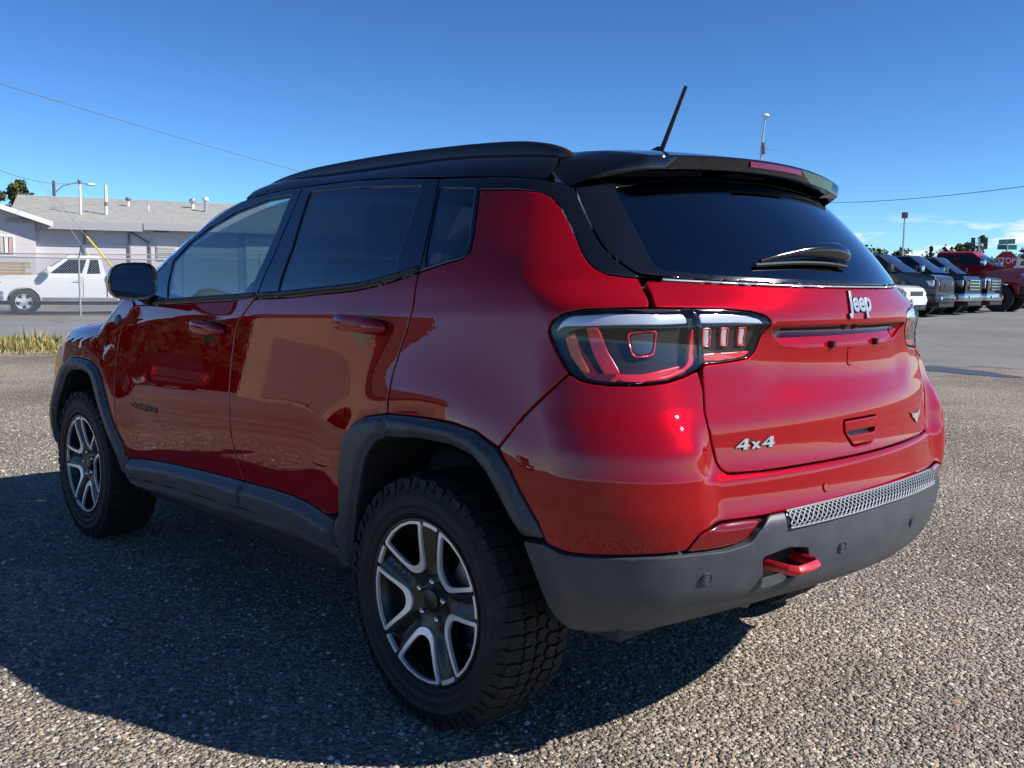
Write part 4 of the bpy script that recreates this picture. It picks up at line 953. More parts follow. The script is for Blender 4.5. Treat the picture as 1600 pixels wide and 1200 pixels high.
    for k, a in enumerate(angs):
        # machined U-shaped edge round each opening
        inn = shrink(pet, .0022)
        hw_ = [(.078, 0), (.082, .20), (.095, .34), (.130, .395), (.168, .42), (.2155, .445), (.216, .22)]; o_ = 1.052 * np.array([polar(r, t) for r, t in hw_] + [polar(.216, 0)] + [polar(r, -t) for r, t in hw_[:0:-1]])
        planar('machined_edge', [turn(rnd(o_, .010, 3, 18), a), turn(inn, a)], .008, lambda r, v2: ZF(r, v2) + .0015, .010, M['machined'], w)
        b = a + math.pi / 5; arc = [polar(.2285, b + t) for t in np.linspace(-.135, .135, 9)] + [polar(.2165, b + t) for t in np.linspace(.135, -.135, 9)]
        planar('machined_arc', [np.array(arc)], .008, lambda r, v2: ZF(r, v2) + .001, .010, M['machined'], w)
        an = a + math.pi / 5; lx, lz = polar(.0555, an)
        ln = MB(); ln.lathe([(0, .092), (.006, .091), (.0095, .087), (.0095, .065)], 10); o = ln.build('lug_nut', M['chrome'], w); o.location = (lx, 0, lz)
    MB().lathe([(0, .088), (.026, .088), (.031, .085), (.033, .076), (.036, .074), (.037, .06)], 28).build('centre_cap', M['wheelblack'], w)
    MB().lathe([(.05, .035), (.145, .035), (.147, .030), (.145, .024), (.05, .024)], 48).build('brake_disc', M['steel'], w)
    cal = MB(); cal.add(*(lambda q: (q[0], q[1]))(([(polar(r, a)[0], h, polar(r, a)[1]) for h in (.0, .055) for r in (.10, .165) for a in np.linspace(2.2, 3.2, 7)], [(i, i + 1, i + 8, i + 7) for i in range(6)] + [(14 + i, 14 + i + 1, 14 + i + 8, 14 + i + 7) for i in range(6)] + [(7 + i, 8 + i, 22 + i, 21 + i) for i in range(6)] + [(i, i + 1, 15 + i, 14 + i) for i in range(6)]))).build('brake_caliper', M['steel'], w)
    return w
wh = build_wheel(); wh.parent = car; wh.location = (0, .765, .352); wh.rotation_euler = (0, R(0), 0)
for (x, s, ry) in ((2.636, 1, 21), (0, -1, 40), (2.636, -1, 10)):
    c_ = copy_tree(wh, car); c_.location = (x, s * .765, .352); c_.rotation_euler = (0, R(ry), 0) if s > 0 else (0, R(ry), R(180))
# ------------------------------------------------------------------ surroundings
def GZ(x, y): return float(gz(np.array([x]), np.array([y]))[0])
M['lot'] = speck_mat('worn_asphalt', (.15, .145, .135), (.27, .26, .245), 70, .35, (.72, .72, .71))
M['road'] = speck_mat('grey_road_asphalt', (.17, .17, .175), (.26, .26, .26), 60, .5, (.85, .85, .86))
def lot_clip(x, y): return y < -13.4 + .36 * (x - 4) + .35 * math.sin(x * 1.7) + .2 * math.sin(x * 4.1 + 1) and y > -120 and x > -60
ground_sheet('parking_lot', np.concatenate([np.linspace(-40, 60, 201), [70, 80]]), np.concatenate([[-110, -90, -70, -60], np.linspace(-50, -2, 97)]), .005, M['lot'], lot_clip)
FD = np.array([.34, .94]) / math.hypot(.34, .94); FNrm = np.array([FD[1], -FD[0]])     # along the fence (to the photo's left) and away from the camera
FP = np.array([28.73, -8.05])
def fpt(s, d): p = FP + FD * s + FNrm * d; return float(p[0]), float(p[1])
def strip(name, s0, s1, d0, d1, dz, mt, ns=60, nd=8, wob=0.):
    v = []; f = []
    for i, s in enumerate(np.linspace(s0, s1, ns)):
        for j, t in enumerate(np.linspace(0, 1, nd)):
            d = d0 + (d1 - d0) * t + (wob * (math.sin(s * 1.3) + .6 * math.sin(s * 3.1 + 2)) if j in (0, nd - 1) else 0); x, y = fpt(s, d); v.append((x, y, GZ(x, y) + dz))
    for i in range(ns - 1):
        for j in range(nd - 1): a = i * nd + j; f.append((a, a + 1, a + nd + 1, a + nd))
    o = mesh_obj(name, v, f, mt, None, True); o['kind'] = 'structure'; return o
strip('road', -30, 60, -11.2, -.9, .005, M['road'], wob=.12)
M['dirt'] = speck_mat('dry_dirt', (.24, .20, .155), (.36, .31, .25), 30, .8, (.75, .72, .68))
strip('verge', -16, 60, -15.2, -11.1, .004, M['dirt'], wob=.25)
strip('yard', -30, 60, -.9, 14, .004, M['dirt'])
# puddle at the edge of the lot
pm = mat('puddle_water', (.06, .06, .055), .42, 0, 0, spec=1.0); pv = []
for k in range(60):
    a = 2 * math.pi * k / 60; l = 2.1 * math.cos(a); w_ = (.40 + .06 * math.sin(3 * a + 1) + .04 * math.sin(7 * a)) * math.sin(a)
    pv.append((4.75 + l * .945 - w_ * .33, -12.62 - l * .33 - w_ * .945 * 1.0, .0065))
pv = [(4.75 + 2.15 * math.cos(2 * math.pi * k / 60) * .92 + 0, -12.75, .0065) for k in range(60)] if False else pv
for i, p in enumerate(pv): pv[i] = (p[0] + .05 * math.sin(i * 1.1), p[1] + .03 * math.sin(i * 1.7), p[2])
po = mesh_obj('puddle', pv, [tuple(range(60))], pm); po['kind'] = 'structure'
# dry grass and weeds along the verge
def grass():
    n = 20000; s = nrg.uniform(-10, 12, n); t = nrg.beta(1.6, 1.6, n); d = -15.6 + 4.6 * t + .25 * np.sin(s * 1.3)
    keep = (np.sin(s * .9) + np.sin(s * 2.3 + 1) + nrg.normal(0, .9, n) > -1.6); s, d, t = s[keep], d[keep], t[keep]; n = len(s)
    x = FP[0] + FD[0] * s + FNrm[0] * d; y = FP[1] + FD[1] * s + FNrm[1] * d; z = gz(x, y)
    h = .72 * (.05 + .16 * nrg.uniform(0, 1, n) ** 2 + .30 * (nrg.uniform(0, 1, n) < .13) * nrg.uniform(.3, 1, n) * (t > .4)); a = nrg.uniform(0, 6.28, n); w_ = .013 + .010 * nrg.uniform(0, 1, n); le = nrg.normal(0, .28, (n, 2)) * h[:, None]
    V = np.empty((n, 3, 3)); V[:, 0] = np.stack([x - np.cos(a) * w_, y - np.sin(a) * w_, z], 1); V[:, 1] = np.stack([x + np.cos(a) * w_, y + np.sin(a) * w_, z], 1); V[:, 2] = np.stack([x + le[:, 0], y + le[:, 1], z + h], 1)
    me = bpy.data.meshes.new('dry_grass'); me.from_pydata(V.reshape(-1, 3).tolist(), [], [(3 * i, 3 * i + 1, 3 * i + 2) for i in range(n)])
    mt = bpy.data.materials.new('grass'); mt.use_nodes = True; nt = mt.node_tree; p = nt.nodes['Principled BSDF']; p.inputs['Roughness'].default_value = .8; p.inputs['Specular IOR Level'].default_value = .15
    g = N(nt, 'ShaderNodeNewGeometry'); rp = N(nt, 'ShaderNodeValToRGB'); LK(nt, g.outputs['Random Per Island'], rp.inputs[0]); e = rp.color_ramp.elements
    e[0].color = (.10, .13, .03, 1); e[1].color = (.42, .31, .13, 1)
    for ps, cl in ((.3, (.16, .19, .05, 1)), (.5, (.30, .26, .09, 1)), (.75, (.38, .27, .11, 1))): q = e.new(ps); q.color = cl
    LK(nt, rp.outputs[0], p.inputs['Base Color'])
    tag(link_mesh('dry_grass', me, mt), 'dry yellow and green grass strip along the grey road', 'grass', kind='stuff')
grass()
# ---------------- pickup trucks and other parked vehicles
M['tyre_far'] = mat('parked_tyre', (.03, .03, .03), .8); M['glass_car'] = mat('dark_car_glass', (.012, .014, .018), .03, 0, 0, spec=.8)
M['blackpl'] = mat('black_plastic', (.02, .02, .021), .5); M['steelbumper'] = mat('chrome_bumper', (.6, .6, .62), .16, 1.0)
M['amberlens'] = mat('amber_lens', (.7, .25, .05), .2); M['headlens'] = mat('headlamp_lens', (.55, .57, .6), .08, .4, .8)
M['galv2'] = mat('grey_rocker', (.30, .30, .30), .5)
M['redlens'] = mat('red_tail_lens', (.5, .01, .012), .15, 0, .8)
def far_wheel(par, x, y, r, w_, hub, nsp=5, ringm=None):
    t = MB(); t.lathe([(r * .60, w_ * .46), (r * .72, w_ * .5), (r * .93, w_ * .47), (r, w_ * .33), (r, -w_ * .33), (r * .93, -w_ * .47), (r * .6, -w_ * .46)], 32); o = t.build('wheel', M['tyre_far'], par, angle=40)
    o.location = (x, y, r); s = 1 if y > 0 else -1
    h = MB(); h.lathe([(0, s * w_ * .34), (r * .16, s * w_ * .34), (r * .18, s * w_ * .28), (r * .24, s * w_ * .22)], 20)
    for k in range(nsp):
        a = 2 * math.pi * k / nsp + .3; p0 = Vector((r * .14 * math.cos(a), s * w_ * .27, r * .14 * math.sin(a))); p1 = Vector((r * .60 * math.cos(a), s * w_ * .34, r * .60 * math.sin(a)))
        tn = Vector((-math.sin(a), 0, math.cos(a))) * r * .135; dy = Vector((0, s * w_ * .10, 0))
        h.add([p0 - tn, p0 + tn, p1 + tn * 1.15, p1 - tn * 1.15, p0 - tn - dy, p0 + tn - dy, p1 + tn * 1.15 - dy, p1 - tn * 1.15 - dy], [(0, 1, 2, 3), (0, 4, 5, 1), (1, 5, 6, 2), (2, 6, 7, 3), (3, 7, 4, 0)])
    h.build('hub', hub, o)
    rm = MB(); rm.lathe([(r * .56, s * w_ * .30), (r * .63, s * w_ * .45), (r * .66, s * w_ * .47), (r * .665, s * w_ * .40)], 32); rm.build('rim', ringm or hub, o, angle=50)
    dk = MB(); dk.lathe([(0, s * w_ * .05), (r * .60, s * w_ * .05)], 24); dk.build('brake', M['blackpl'], o)
def pickup(name, label, loc, yaw, paint, L=5.85, Wd=2.0, H=1.95, r=.40, wb=3.6, lift=0., cab=(-.35, 1.55), hoodz=1.33, bumper='chrome', grille='bars', hubm=None, ringm=None, kind='truck', mirrors='black', group=None, suv=False, extcab=False, headl=None, ycut=.09):
    t = empty(name, (loc[0], loc[1], GZ(*loc)), yaw, label, kind, group); hw = Wd / 2; xf = L / 2; xr = -L / 2
    fa = xf - .98 * L / 5.85; ra = fa - wb; zb = .42 + lift; belt_ = hoodz + .03 + lift; zh = hoodz + lift; bed = belt_ - .02; Hh = H + lift
    def arc(cx, R_): return [(cx + R_ * math.cos(a), zb - .02 + (R_ + .02 - (zb - r)) * 0 + max(0, math.sin(a)) * (r * 2.16 - zb)) for a in np.linspace(0, math.pi, 13)]
    prof = [(xf - .10, zb)] + [p for p in arc(fa, r * 1.17)] + [p for p in arc(ra, r * 1.17)] + [(xr, zb + .05), (xr, bed - .04), (xr + .04, bed), (cab[0] - .05, bed), (cab[0], belt_), (cab[1] + .25, zh + .02), (fa + .25, zh), (xf - .24, zh - .03), (xf - .09, zh - .09), (xf - .01, zh - .22), (xf - .02, zb + .28), (xf - .05, zb + .05)]
    if suv: prof = [p for p in prof if not (p[0] < cab[0] - .01 and p[1] > bed - .03)]; prof.insert(27, (xr + .02, bed))
    v = []; ny = [(-hw, 0.), (-hw + .015, .0), (0, 0), (hw - .015, 0), (hw, 0)]; n = len(prof); f = []
    lay = [(-hw, 1), (-hw + .05, 0), (hw - .05, 0), (hw, 1)]
    for yy, edge in lay:
        for (x, z) in prof:
            tp = 1 - ycut * max(0, (x - (xf - .75)) / .75) ** 2; zz = z - (.05 if edge and z > zh - .2 else 0) ; 
            yv = yy * tp * (1 - .035 * max(0, (z - .9 - lift) / .35) if edge else 1); v.append((x, yv, zz))
    f = [tuple(range(n)), tuple(range(4 * n - 1, 3 * n - 1, -1))]
    for k in range(3):
        for i in range(n): f.append((k * n + i, (k + 1) * n + i, (k + 1) * n + (i + 1) % n, k * n + (i + 1) % n))
    body = MB().add(v, f).build('body', paint, t, angle=32)
    if not suv:
        bedm = MB(); bedm.box(((xr + cab[0]) / 2, 0, bed - .10), (cab[0] - xr - .18, Wd - .22, .2)); bedm.build('bed_liner', M['blackpl'], t)
    # cab: belt ring to roof ring
    c0, c1 = cab if not suv else (xr + .08, cab[1]); zr_ = Hh; rk = 1.05 if not suv else 1.0; bw, rw = hw * .955, hw * .74
    A = [(c0, bw), (c1 + .30, bw * .97)]; ws0 = (c1 + .42, zh + .03); ro0, ro1 = c0 + (.14 if not suv else .30), c1 - .50
    def ring_pts(s): return [Vector((c0, s * bw, belt_ - .02)), Vector((c1 + .30, s * bw * .96, belt_ - .02)), Vector((ro1, s * rw, zr_ - .05)), Vector((ro0, s * rw, zr_ - .05))]
    cv = []
    for s in (1, -1): cv += ring_pts(s)
    cv += [Vector((ro1 - .06, s * rw * .82, zr_)) for s in (1, -1)] + [Vector((ro0 + .06, s * rw * .82, zr_)) for s in (1, -1)] + [Vector((c1 + .44, 0, belt_ - .02)), Vector((ro1 + .06, 0, zr_ - .045)), Vector((ro1 + .0, 0, zr_ + .012)), Vector((ro0 + .06, 0, zr_ + .012))]
    fc = [(0, 1, 2, 3), (4, 7, 6, 5), (1, 12, 13, 2), (12, 5, 6, 13), (2, 13, 14, 8), (13, 6, 9, 14), (3, 2, 8, 10), (6, 7, 11, 9), (8, 14, 15, 10), (14, 9, 11, 15), (0, 3, 10, 15, 11, 7, 4), (0, 4, 5, 12, 1)]
    MB().add(cv, fc).build('cab', paint, t, angle=25)
    for s in (1, -1):
        P0, P1, P2, P3 = ring_pts(s); out = (P1 - P0).cross(P3 - P0).normalized(); out = out if out.y * s > 0 else -out
        q = lambda a, b: P0.lerp(P1, a).lerp(P3.lerp(P2, a), b) + out * .006
        sp = [(.05, .44), (.50, .90)] if not extcab else [(.08, .30), (.38, .88)]
        if suv: sp = [(.06, .30), (.34, .60), (.63, .90)]
        for a0, a1 in sp:
            g = [q(a0, .12), q(a1, .10), q(a1 - (.0 if a1 < .85 else .02), .86), q(a0 + .01, .86)]
            MB().add(g, [(0, 1, 2, 3)]).build('side_window', M['glass_car'], t)
        # door seams and handles
        for a_ in (sp[-1][0] - .03,):
            x_ = P0.lerp(P1, a_).x; MB().box((x_, s * (hw + .001), (zb + belt_) / 2 + .03), (.012, .006, belt_ - zb - .12)).build('door_seam', M['blackpl'], t)
            MB().box((x_ + .16, s * (hw + .012), belt_ - .16), (.20, .03, .03)).build('door_handle', paint if mirrors != 'chrome' else M['steelbumper'], t, bevel=.008)
        mm = MB(); mm.box((c1 + .02, s * (hw + .13), belt_ + .13), (.14, .22, .24 if not suv else .17), Matrix.Rotation(R(8 * s), 3, 'Z')); mm.box((c1 + .06, s * (hw - .02), belt_ + .04), (.08, .16, .05)); mm.build('wing_mirror', {'black': M['blackpl'], 'chrome': M['steelbumper'], 'paint': paint}[mirrors], t, bevel=.03)
        lt = MB(); lt.box((xr + .03, s * (hw - .10), belt_ - .26), (.10, .20, .40)); lt.build('tail_lamp', M['redlens'], t, bevel=.02)
        hl = MB(); hx = xf - .17; yh = s * hw * .80 * (1 - ycut * .5); hl.box((hx, yh, zh - .30), (.26, hw * .36, .20 if grille != 'tall' else .34), Matrix.Rotation(R(14 * s), 3, 'Z')); hl.build('headlight', headl or M['headlens'], t, bevel=.03)
    if not suv:
        for s in (1, -1): MB().box((cab[0] - .02, s * (hw - .01), (zb + bed) / 2 + .05), (.03, .035, bed - zb - .06)).build('bed_gap', M['blackpl'], t)
    for s in (1, -1):
        MB().box(((fa + ra) / 2, s * (hw - .004), zb + .05), (wb - 2.5 * r, .03, .10)).build('rocker_trim', M['blackpl'] if bumper != 'chrome' else M['galv2'], t, bevel=.01)
    w1 = [Vector((c1 + .30 + .008, s * bw * .90, belt_ + .02)) for s in (1, -1)]; 
    gw_ = [Vector((c1 + .315, bw * .90, belt_ + .015)), Vector((c1 + .455, 0, belt_ + .015)), Vector((c1 + .315, -bw * .90, belt_ + .015)), Vector((ro1 + .03, -rw * .90, zr_ - .075)), Vector((ro1 + .085, 0, zr_ - .07)), Vector((ro1 + .03, rw * .90, zr_ - .075))]
    MB().add(gw_, [(0, 1, 4, 5), (1, 2, 3, 4)]).build('windscreen', M['glass_car'], t)
    rg_ = [Vector((c0 - .008, s * bw * .84, belt_ + .06)) for s in (1, -1)] + [Vector((ro0 - .030 - (.0 if not suv else .0), s * rw * .86, zr_ - .13)) for s in (-1, 1)]
    MB().add(rg_, [(0, 1, 2, 3)]).build('rear_window', M['glass_car'], t)
    gmat = M['blackpl'] if grille in ('black', 'tall') else M['steelbumper']
    gr = MB(); gr.box((xf - .05, 0, zh - .36), (.12, hw * 1.16, .36)); go = gr.build('grille', M['blackpl'], t, bevel=.03)
    if grille != 'black':
        for k in range(4):
            gb = MB(); gb.box((xf + .015, 0, zh - .50 + k * .10), (.03, hw * 1.12, .026)); gb.build('grille_bar', M['steelbumper'], go)
    else:
        gb = MB(); gb.box((xf + .012, 0, zh - .36), (.03, .42, .09)); gb.build('grille_emblem', M['blackpl'], go)
    bmp = {'chrome': M['steelbumper'], 'paint': paint, 'black': M['blackpl']}[bumper]; b = MB()
    bp = [(xf - .32, -hw), (xf - .02, -hw * .93), (xf + .10, -hw * .62), (xf + .13, 0), (xf + .10, hw * .62), (xf - .02, hw * .93), (xf - .32, hw), (xf - .36, hw * .9), (xf - .10, 0), (xf - .36, -hw * .9)]
    b.prism(bp, zb + .02, zb + .28, 'z'); bo = b.build('front_bumper', bmp, t, bevel=.025)
    lw = MB(); lw.box((xf - .10, 0, zb - .05), (.30, hw * 1.5, .16)); lw.build('air_dam', M['blackpl'], t, bevel=.02)
    for s in (1, -1): fo = MB(); fo.box((xf + .075, s * hw * .62, zb + .15), (.05, .22, .11)); fo.build('fog_lamp', M['headlens'], bo, bevel=.02)
    rbm = MB(); rbm.box((xr - .04, 0, zb + .12), (.16, Wd * .94, .20)); rbm.build('rear_bumper', bmp if bumper != 'paint' else M['blackpl'], t, bevel=.02)
    uc = MB(); uc.box(((fa + ra) / 2, 0, zb - .02), (L * .86, Wd * .62, .26)); uc.build('chassis', M['blackpl'], t)
    for x in (fa, ra):
        for s in (1, -1): far_wheel(t, x, s * (hw - .14), r, .28, hubm or M['machined'], 5, ringm)
    return t
P_grey = paint_mat('dark_grey_paint', (.035, .040, .048), .5, .35, False); P_graph = paint_mat('graphite_paint', (.022, .024, .030), .5, .35, False); P_white = paint_mat('white_paint', (.74, .75, .75), 0, .4, False); P_rtruck = paint_mat('bright_red_paint', (.36, .006, .010), .1, .4, False); P_blk = paint_mat('black_paint', (.012, .012, .014), .1, .3, False)
HEAD = math.atan2(-.10, -.995); hd = np.array([-.995, -.10]); od = np.array([.38, -.92])
def nose(px, L): return (px[0] - hd[0] * L / 2, px[1] - hd[1] * L / 2)
GRP = 'pickup trucks parked in a row across the lot'
pickup('pickup_truck', 'dark grey pickup with black grille, nearest of the row beside the red SUV', nose((10.55, -28.1), 5.8), HEAD, P_grey, bumper='paint', grille='black', hubm=M['wheelblack'], group=GRP)
pickup('pickup_truck', 'dark graphite pickup with chrome bumper and grille, second dark truck in the row', nose((10.62, -30.5), 5.8), HEAD, P_graph, bumper='chrome', grille='bars', mirrors='chrome', group=GRP)
pickup('pickup_truck', 'dark blue-grey pickup with tall stacked headlights, next to the lifted red truck', nose((10.85, -33.0), 5.8), HEAD, P_grey, bumper='chrome', grille='tall', H=1.96, group=GRP)
pickup('pickup_truck', 'lifted bright red pickup with big black tyres by the stop sign', nose((10.6, -36.4), 6.3), HEAD, P_rtruck, L=6.3, Wd=2.1, H=2.02, r=.52, lift=.26, hoodz=1.40, wb=4.0, bumper='black', grille='black', mirrors='chrome', hubm=M['blackpl'], ringm=mat('red_wheel_ring', (.35, .02, .02), .4), group=GRP)
pickup('parked_car', 'white car nose showing behind the red SUV tail lamp', nose((10.2, -25.3), 4.7), HEAD, P_white, L=4.7, Wd=1.84, H=1.62, r=.35, wb=2.75, hoodz=1.02, cab=(-.9, .95), bumper='paint', grille='black', suv=True, kind='car', mirrors='paint')
pickup('parked_car', 'white car beyond the red truck hood under the stop sign', (15.4, -44.4), HEAD + .05, P_white, L=4.7, Wd=1.84, H=1.66, r=.35, wb=2.75, hoodz=1.05, cab=(-.9, .95), bumper='paint', grille='black', suv=True, kind='car', mirrors='paint')
pickup('parked_car', 'black car at the right edge of the photo behind the red truck', (13.0, -44.9), HEAD + .05, P_blk, L=4.8, Wd=1.9, H=1.72, r=.36, wb=2.8, hoodz=1.1, cab=(-.9, .95), bumper='paint', grille='black', suv=True, kind='car')
tx, ty = fpt(-.15, 2.0)
pickup('pickup_truck', 'dusty white extended cab pickup parked behind the chain-link fence', (tx, ty), math.atan2(FD[1], FD[0]), P_white, L=5.35, Wd=1.86, H=1.86, r=.41, wb=3.25, lift=.03, hoodz=1.20, cab=(-.62, 1.02), bumper='chrome', grille='black', hubm=M['machined'], extcab=True, mirrors='paint')
# vehicles on the far side of the road, seen only as reflections in the car's flank
pickup('parked_car', 'dark SUV with red tail lamps reflected in the front door of the red SUV', (35.0, 15.0), .1, P_blk, L=4.8, Wd=1.9, H=1.75, r=.37, wb=2.8, hoodz=1.1, cab=(-.9, .95), suv=True, bumper='paint', grille='black', kind='car')
pickup('parked_car', 'grey SUV reflected in the rear door of the red SUV', (27.5, 20.5), .4, P_graph, L=4.7, Wd=1.88, H=1.7, r=.36, wb=2.75, hoodz=1.08, cab=(-.9, .95), suv=True, bumper='paint', grille='black', kind='car')
pickup('pickup_truck', 'dark pickup reflected low in the quarter panel of the red SUV', (19.5, 29.5), .8, P_grey, bumper='chrome')
# ---------------- chain-link fences
M['galv'] = mat('galvanised_steel', (.50, .51, .52), .45, .7); M['dkpost'] = mat('weathered_post', (.12, .12, .12), .6, .4)
def fence(name, label, s0, s1, d, h, step, mesh=True, arms=True, off0=0., wire_r=.0042):
    x, y = fpt((s0 + s1) / 2, d); t = empty(name, (0, 0, 0), 0, label, 'fence')
    P3 = lambda s, z, dd=0.: (*fpt(s, d + dd), GZ(*fpt(s, d)) + z)
    k = 0; s = s0 + off0
    while s <= s1:
        p = MB(); p.tube([P3(s, -.1), P3(s, h + .03)], .030, 8); po = p.build('post', M['galv'], t)
        if arms:
            a = MB(); a.tube([P3(s, h), P3(s - .10, h + .42, -.22)], .020, 6); a.build('barb_arm', M['dkpost'], po)
        s += step
    rl_ = MB(); rl_.tube([P3(q, h) for q in np.linspace(s0, s1, 24)], .022, 6); rl_.build('top_rail', M['galv'], t)
    if arms:
        for j, (zz, dd) in enumerate(((.14, -.07), (.27, -.14), (.40, -.21))):
            b = MB(); b.tube([P3(q, h + zz - .015 * abs(math.sin((q - s0 - off0) / step * math.pi)), dd) for q in np.linspace(s0, s1, 90)], .004, 3, False); b.build('barbed_wire', M['galv'], t)
    if mesh:
        m_ = MB(); pt = .075; q = s0
        while q < s1:
            m_.tube([P3(q, .03), P3(min(q + h, s1), .03 + min(h - .05, s1 - q))], wire_r, 3, False); m_.tube([P3(q + h, .03), P3(q, h - .02)], wire_r, 3, False); q += pt
        o = m_.build('chain_mesh', M['galv'], t, angle=None); o['kind'] = 'stuff'
fence('chain_link_fence', 'chain-link fence with angled barbed-wire arms in front of the white pickup', -16, 22, 0, 1.78, 3.05, off0=16 - 3.05 * 5)
fence('chain_link_fence', 'second galvanised fence behind the white pickup near the building', -18, 14, 7.5, 2.05, 3.4, arms=False, off0=1.2, wire_r=.0035)
# ---------------- building with shingled roof
M['wall_b'] = mat('pale_mauve_render', (.62, .57, .57), .9, noise=(1.2, (.55, .51, .51), .4, .75)); M['fascia'] = mat('grey_fascia', (.36, .355, .37), .7)
M['soffit'] = mat('soffit_board', (.30, .28, .27), .8); M['shingle'] = mat('grey_shingle', (.33, .335, .32), .95, noise=(2.5, (.45, .43, .39), .35, .75), bump=(25, .5, .02))
M['white'] = mat('white_trim', (.78, .78, .76), .6); M['pipe'] = mat('white_pipe', (.70, .70, .68), .5); M['ddark'] = mat('dark_downpipe', (.16, .16, .18), .6); M['yellow'] = mat('yellow_guy_guard', (.75, .48, .03), .5)
BD = FD; BN = FNrm; B0 = np.array([43.66, -12.29])
def bpt(s, d): p = B0 + BD * s + BN * d; return float(p[0]), float(p[1])
def BP(s, d, z): return (*bpt(s, d), z)
bl = empty('building', BP(0, 0, 0), 0, 'long pale mauve building with grey shingled roof behind the fence', 'building'); bl.location = (0, 0, 0)
def quadbox(s0, s1, d0, d1, z0, z1):
    mb = MB(); v = [BP(s, d, z) for s in (s0, s1) for d in (d0, d1) for z in (z0, z1)]
    return mb.add(v, [(0, 1, 3, 2), (4, 6, 7, 5), (0, 4, 5, 1), (2, 3, 7, 6), (0, 2, 6, 4), (1, 5, 7, 3)])
zE = 3.86; zR = 5.42; gB = .05
quadbox(-24, 14, 0, 13, gB - .3, zE - .02).build('wall', M['wall_b'], bl)
# main roof: front slope, rear slope
rv = [BP(s, d, z) for s in (-24.4, 2.0) for d, z in ((-.5, zE - .06), (6.5, zR), (13.5, zE - .06), (-.5, zE - .18), (13.5, zE - .18))]
MB().add(rv, [(0, 5, 6, 1), (1, 6, 7, 2), (0, 3, 8, 5), (2, 7, 9, 4), (3, 4, 9, 8), (0, 1, 2, 4, 3), (5, 8, 9, 7, 6)]).build('roof', M['shingle'], bl)
# shingle courses on the front slope
cm = MB()
for k in range(26):
    t0 = k / 26; d0 = -.5 + 7 * t0; z0 = zE - .06 + (zR - zE + .06) * t0
    cm.add([BP(-24.4, d0, z0 + .004), BP(2.0, d0, z0 + .004), BP(2.0, d0, z0 + .022), BP(-24.4, d0, z0 + .022), BP(2.0, d0 + .27, z0 + .062), BP(-24.4, d0 + .27, z0 + .062)], [(0, 1, 2, 3), (3, 2, 4, 5)])
co_ = cm.build('shingle_courses', M['shingle'], bl, angle=None); co_['kind'] = 'stuff'
# gable wing at the left
apx = 7.6; zA = zE + .33 * 7.2
gv = [BP(s, d, z) for d in (-.9, 8) for s, z in ((.2, zE - .12), (apx, zA), (15, zE - .12))]
MB().add([BP(.9, -.4, gB), BP(14.2, -.4, gB), BP(14.2, -.4, zE), BP(apx, -.4, zA - .22), BP(.9, -.4, zE), BP(.9, 3, gB), BP(.9, 3, zE)], [(0, 1, 2, 3, 4), (0, 4, 6, 5)]).build('gable_wall', M['wall_b'], bl)
MB().add(gv + [(x, y, z - .10) for x, y, z in gv], [(0, 1, 4, 3), (1, 2, 5, 4), (0, 3, 9, 6), (6, 7, 1, 0), (7, 8, 2, 1), (6, 9, 10, 7), (7, 10, 11, 8)]).build('gable_roof', M['shingle'], bl)
bb = MB()
for a_, b_ in (((.15, zE - .14), (apx, zA)), ((apx, zA), (15.05, zE - .14))):
    bb.add([BP(a_[0], -.93, a_[1] + .02), BP(b_[0], -.93, b_[1] + .02), BP(b_[0], -.93, b_[1] - .20), BP(a_[0], -.93, a_[1] - .20), BP(a_[0], -.88, a_[1] + .02), BP(b_[0], -.88, b_[1] + .02), BP(b_[0], -.88, b_[1] - .20), BP(a_[0], -.88, a_[1] - .20)], [(0, 1, 2, 3), (0, 4, 5, 1), (3, 2, 6, 7), (4, 7, 6, 5)])
bb.build('rake_board', M['white'], bl, angle=None)
quadbox(-24.4, -3.6, -.56, -.46, zE - .34, zE - .03).build('fascia', M['fascia'], bl); quadbox(-3.55, .8, -.60, -.50, zE - .42, zE - .06).build('fascia', M['fascia'], bl)
quadbox(-24.4, .8, -.5, -.005, zE - .20, zE - .17).build('soffit', M['soffit'], bl)
w_ = quadbox(2.62, 1.72, -.43, -.405, 2.20, 3.12).build('window', M['white'], bl)
quadbox(2.54, 1.80, -.45, -.432, 2.28, 3.04).build('pane', M['glass_car'], w_)
for k, (a_, c_) in enumerate(((2.50, (.75, .75, .70)), (2.30, (.55, .50, .45)), (2.12, (.78, .77, .72)), (1.95, (.6, .35, .30)))):
    quadbox(a_, a_ - .13, -.462, -.452, 2.30, 3.02).build('curtain', mat('curtain_%d' % k, c_, .8), w_)
for s_, z0, z1 in ((-1.05, 2.0, 3.5), (-2.95, gB, 3.5), (-3.85, gB, 2.95)):
    quadbox(s_, s_ - .07, -.10, -.02, z0, z1).build('downpipe', M['ddark'], bl)
MB().tube([BP(-3.0, -.06, 3.45), BP(-3.88, -.06, 2.93)], .04, 6).build('downpipe', M['ddark'], bl)
vt = quadbox(-4.15, -5.0, -.05, -.004, 2.15, 2.82).build('louvre_vent', mat('beige_vent', (.42, .38, .34), .7), bl)
for k in range(6): quadbox(-4.2, -4.95, -.075, -.05, 2.2 + k * .1, 2.255 + k * .1).build('slat', mat('vent_slat', (.50, .46, .42), .7) if k == 0 else bpy.data.materials['vent_slat'], vt)
quadbox(-4.05, -4.75, -.04, -.004, 3.46, 3.56).build('vent_slot', M['ddark'], bl)
gd = quadbox(-8.2, -10.7, -.06, -.004, gB, 3.35).build('garage_door', M['white'], bl)
for k in range(5): quadbox(-8.25, -10.65, -.085, -.06, gB + .05 + k * .65, gB + .66 + k * .65).build('panel', M['white'], gd)
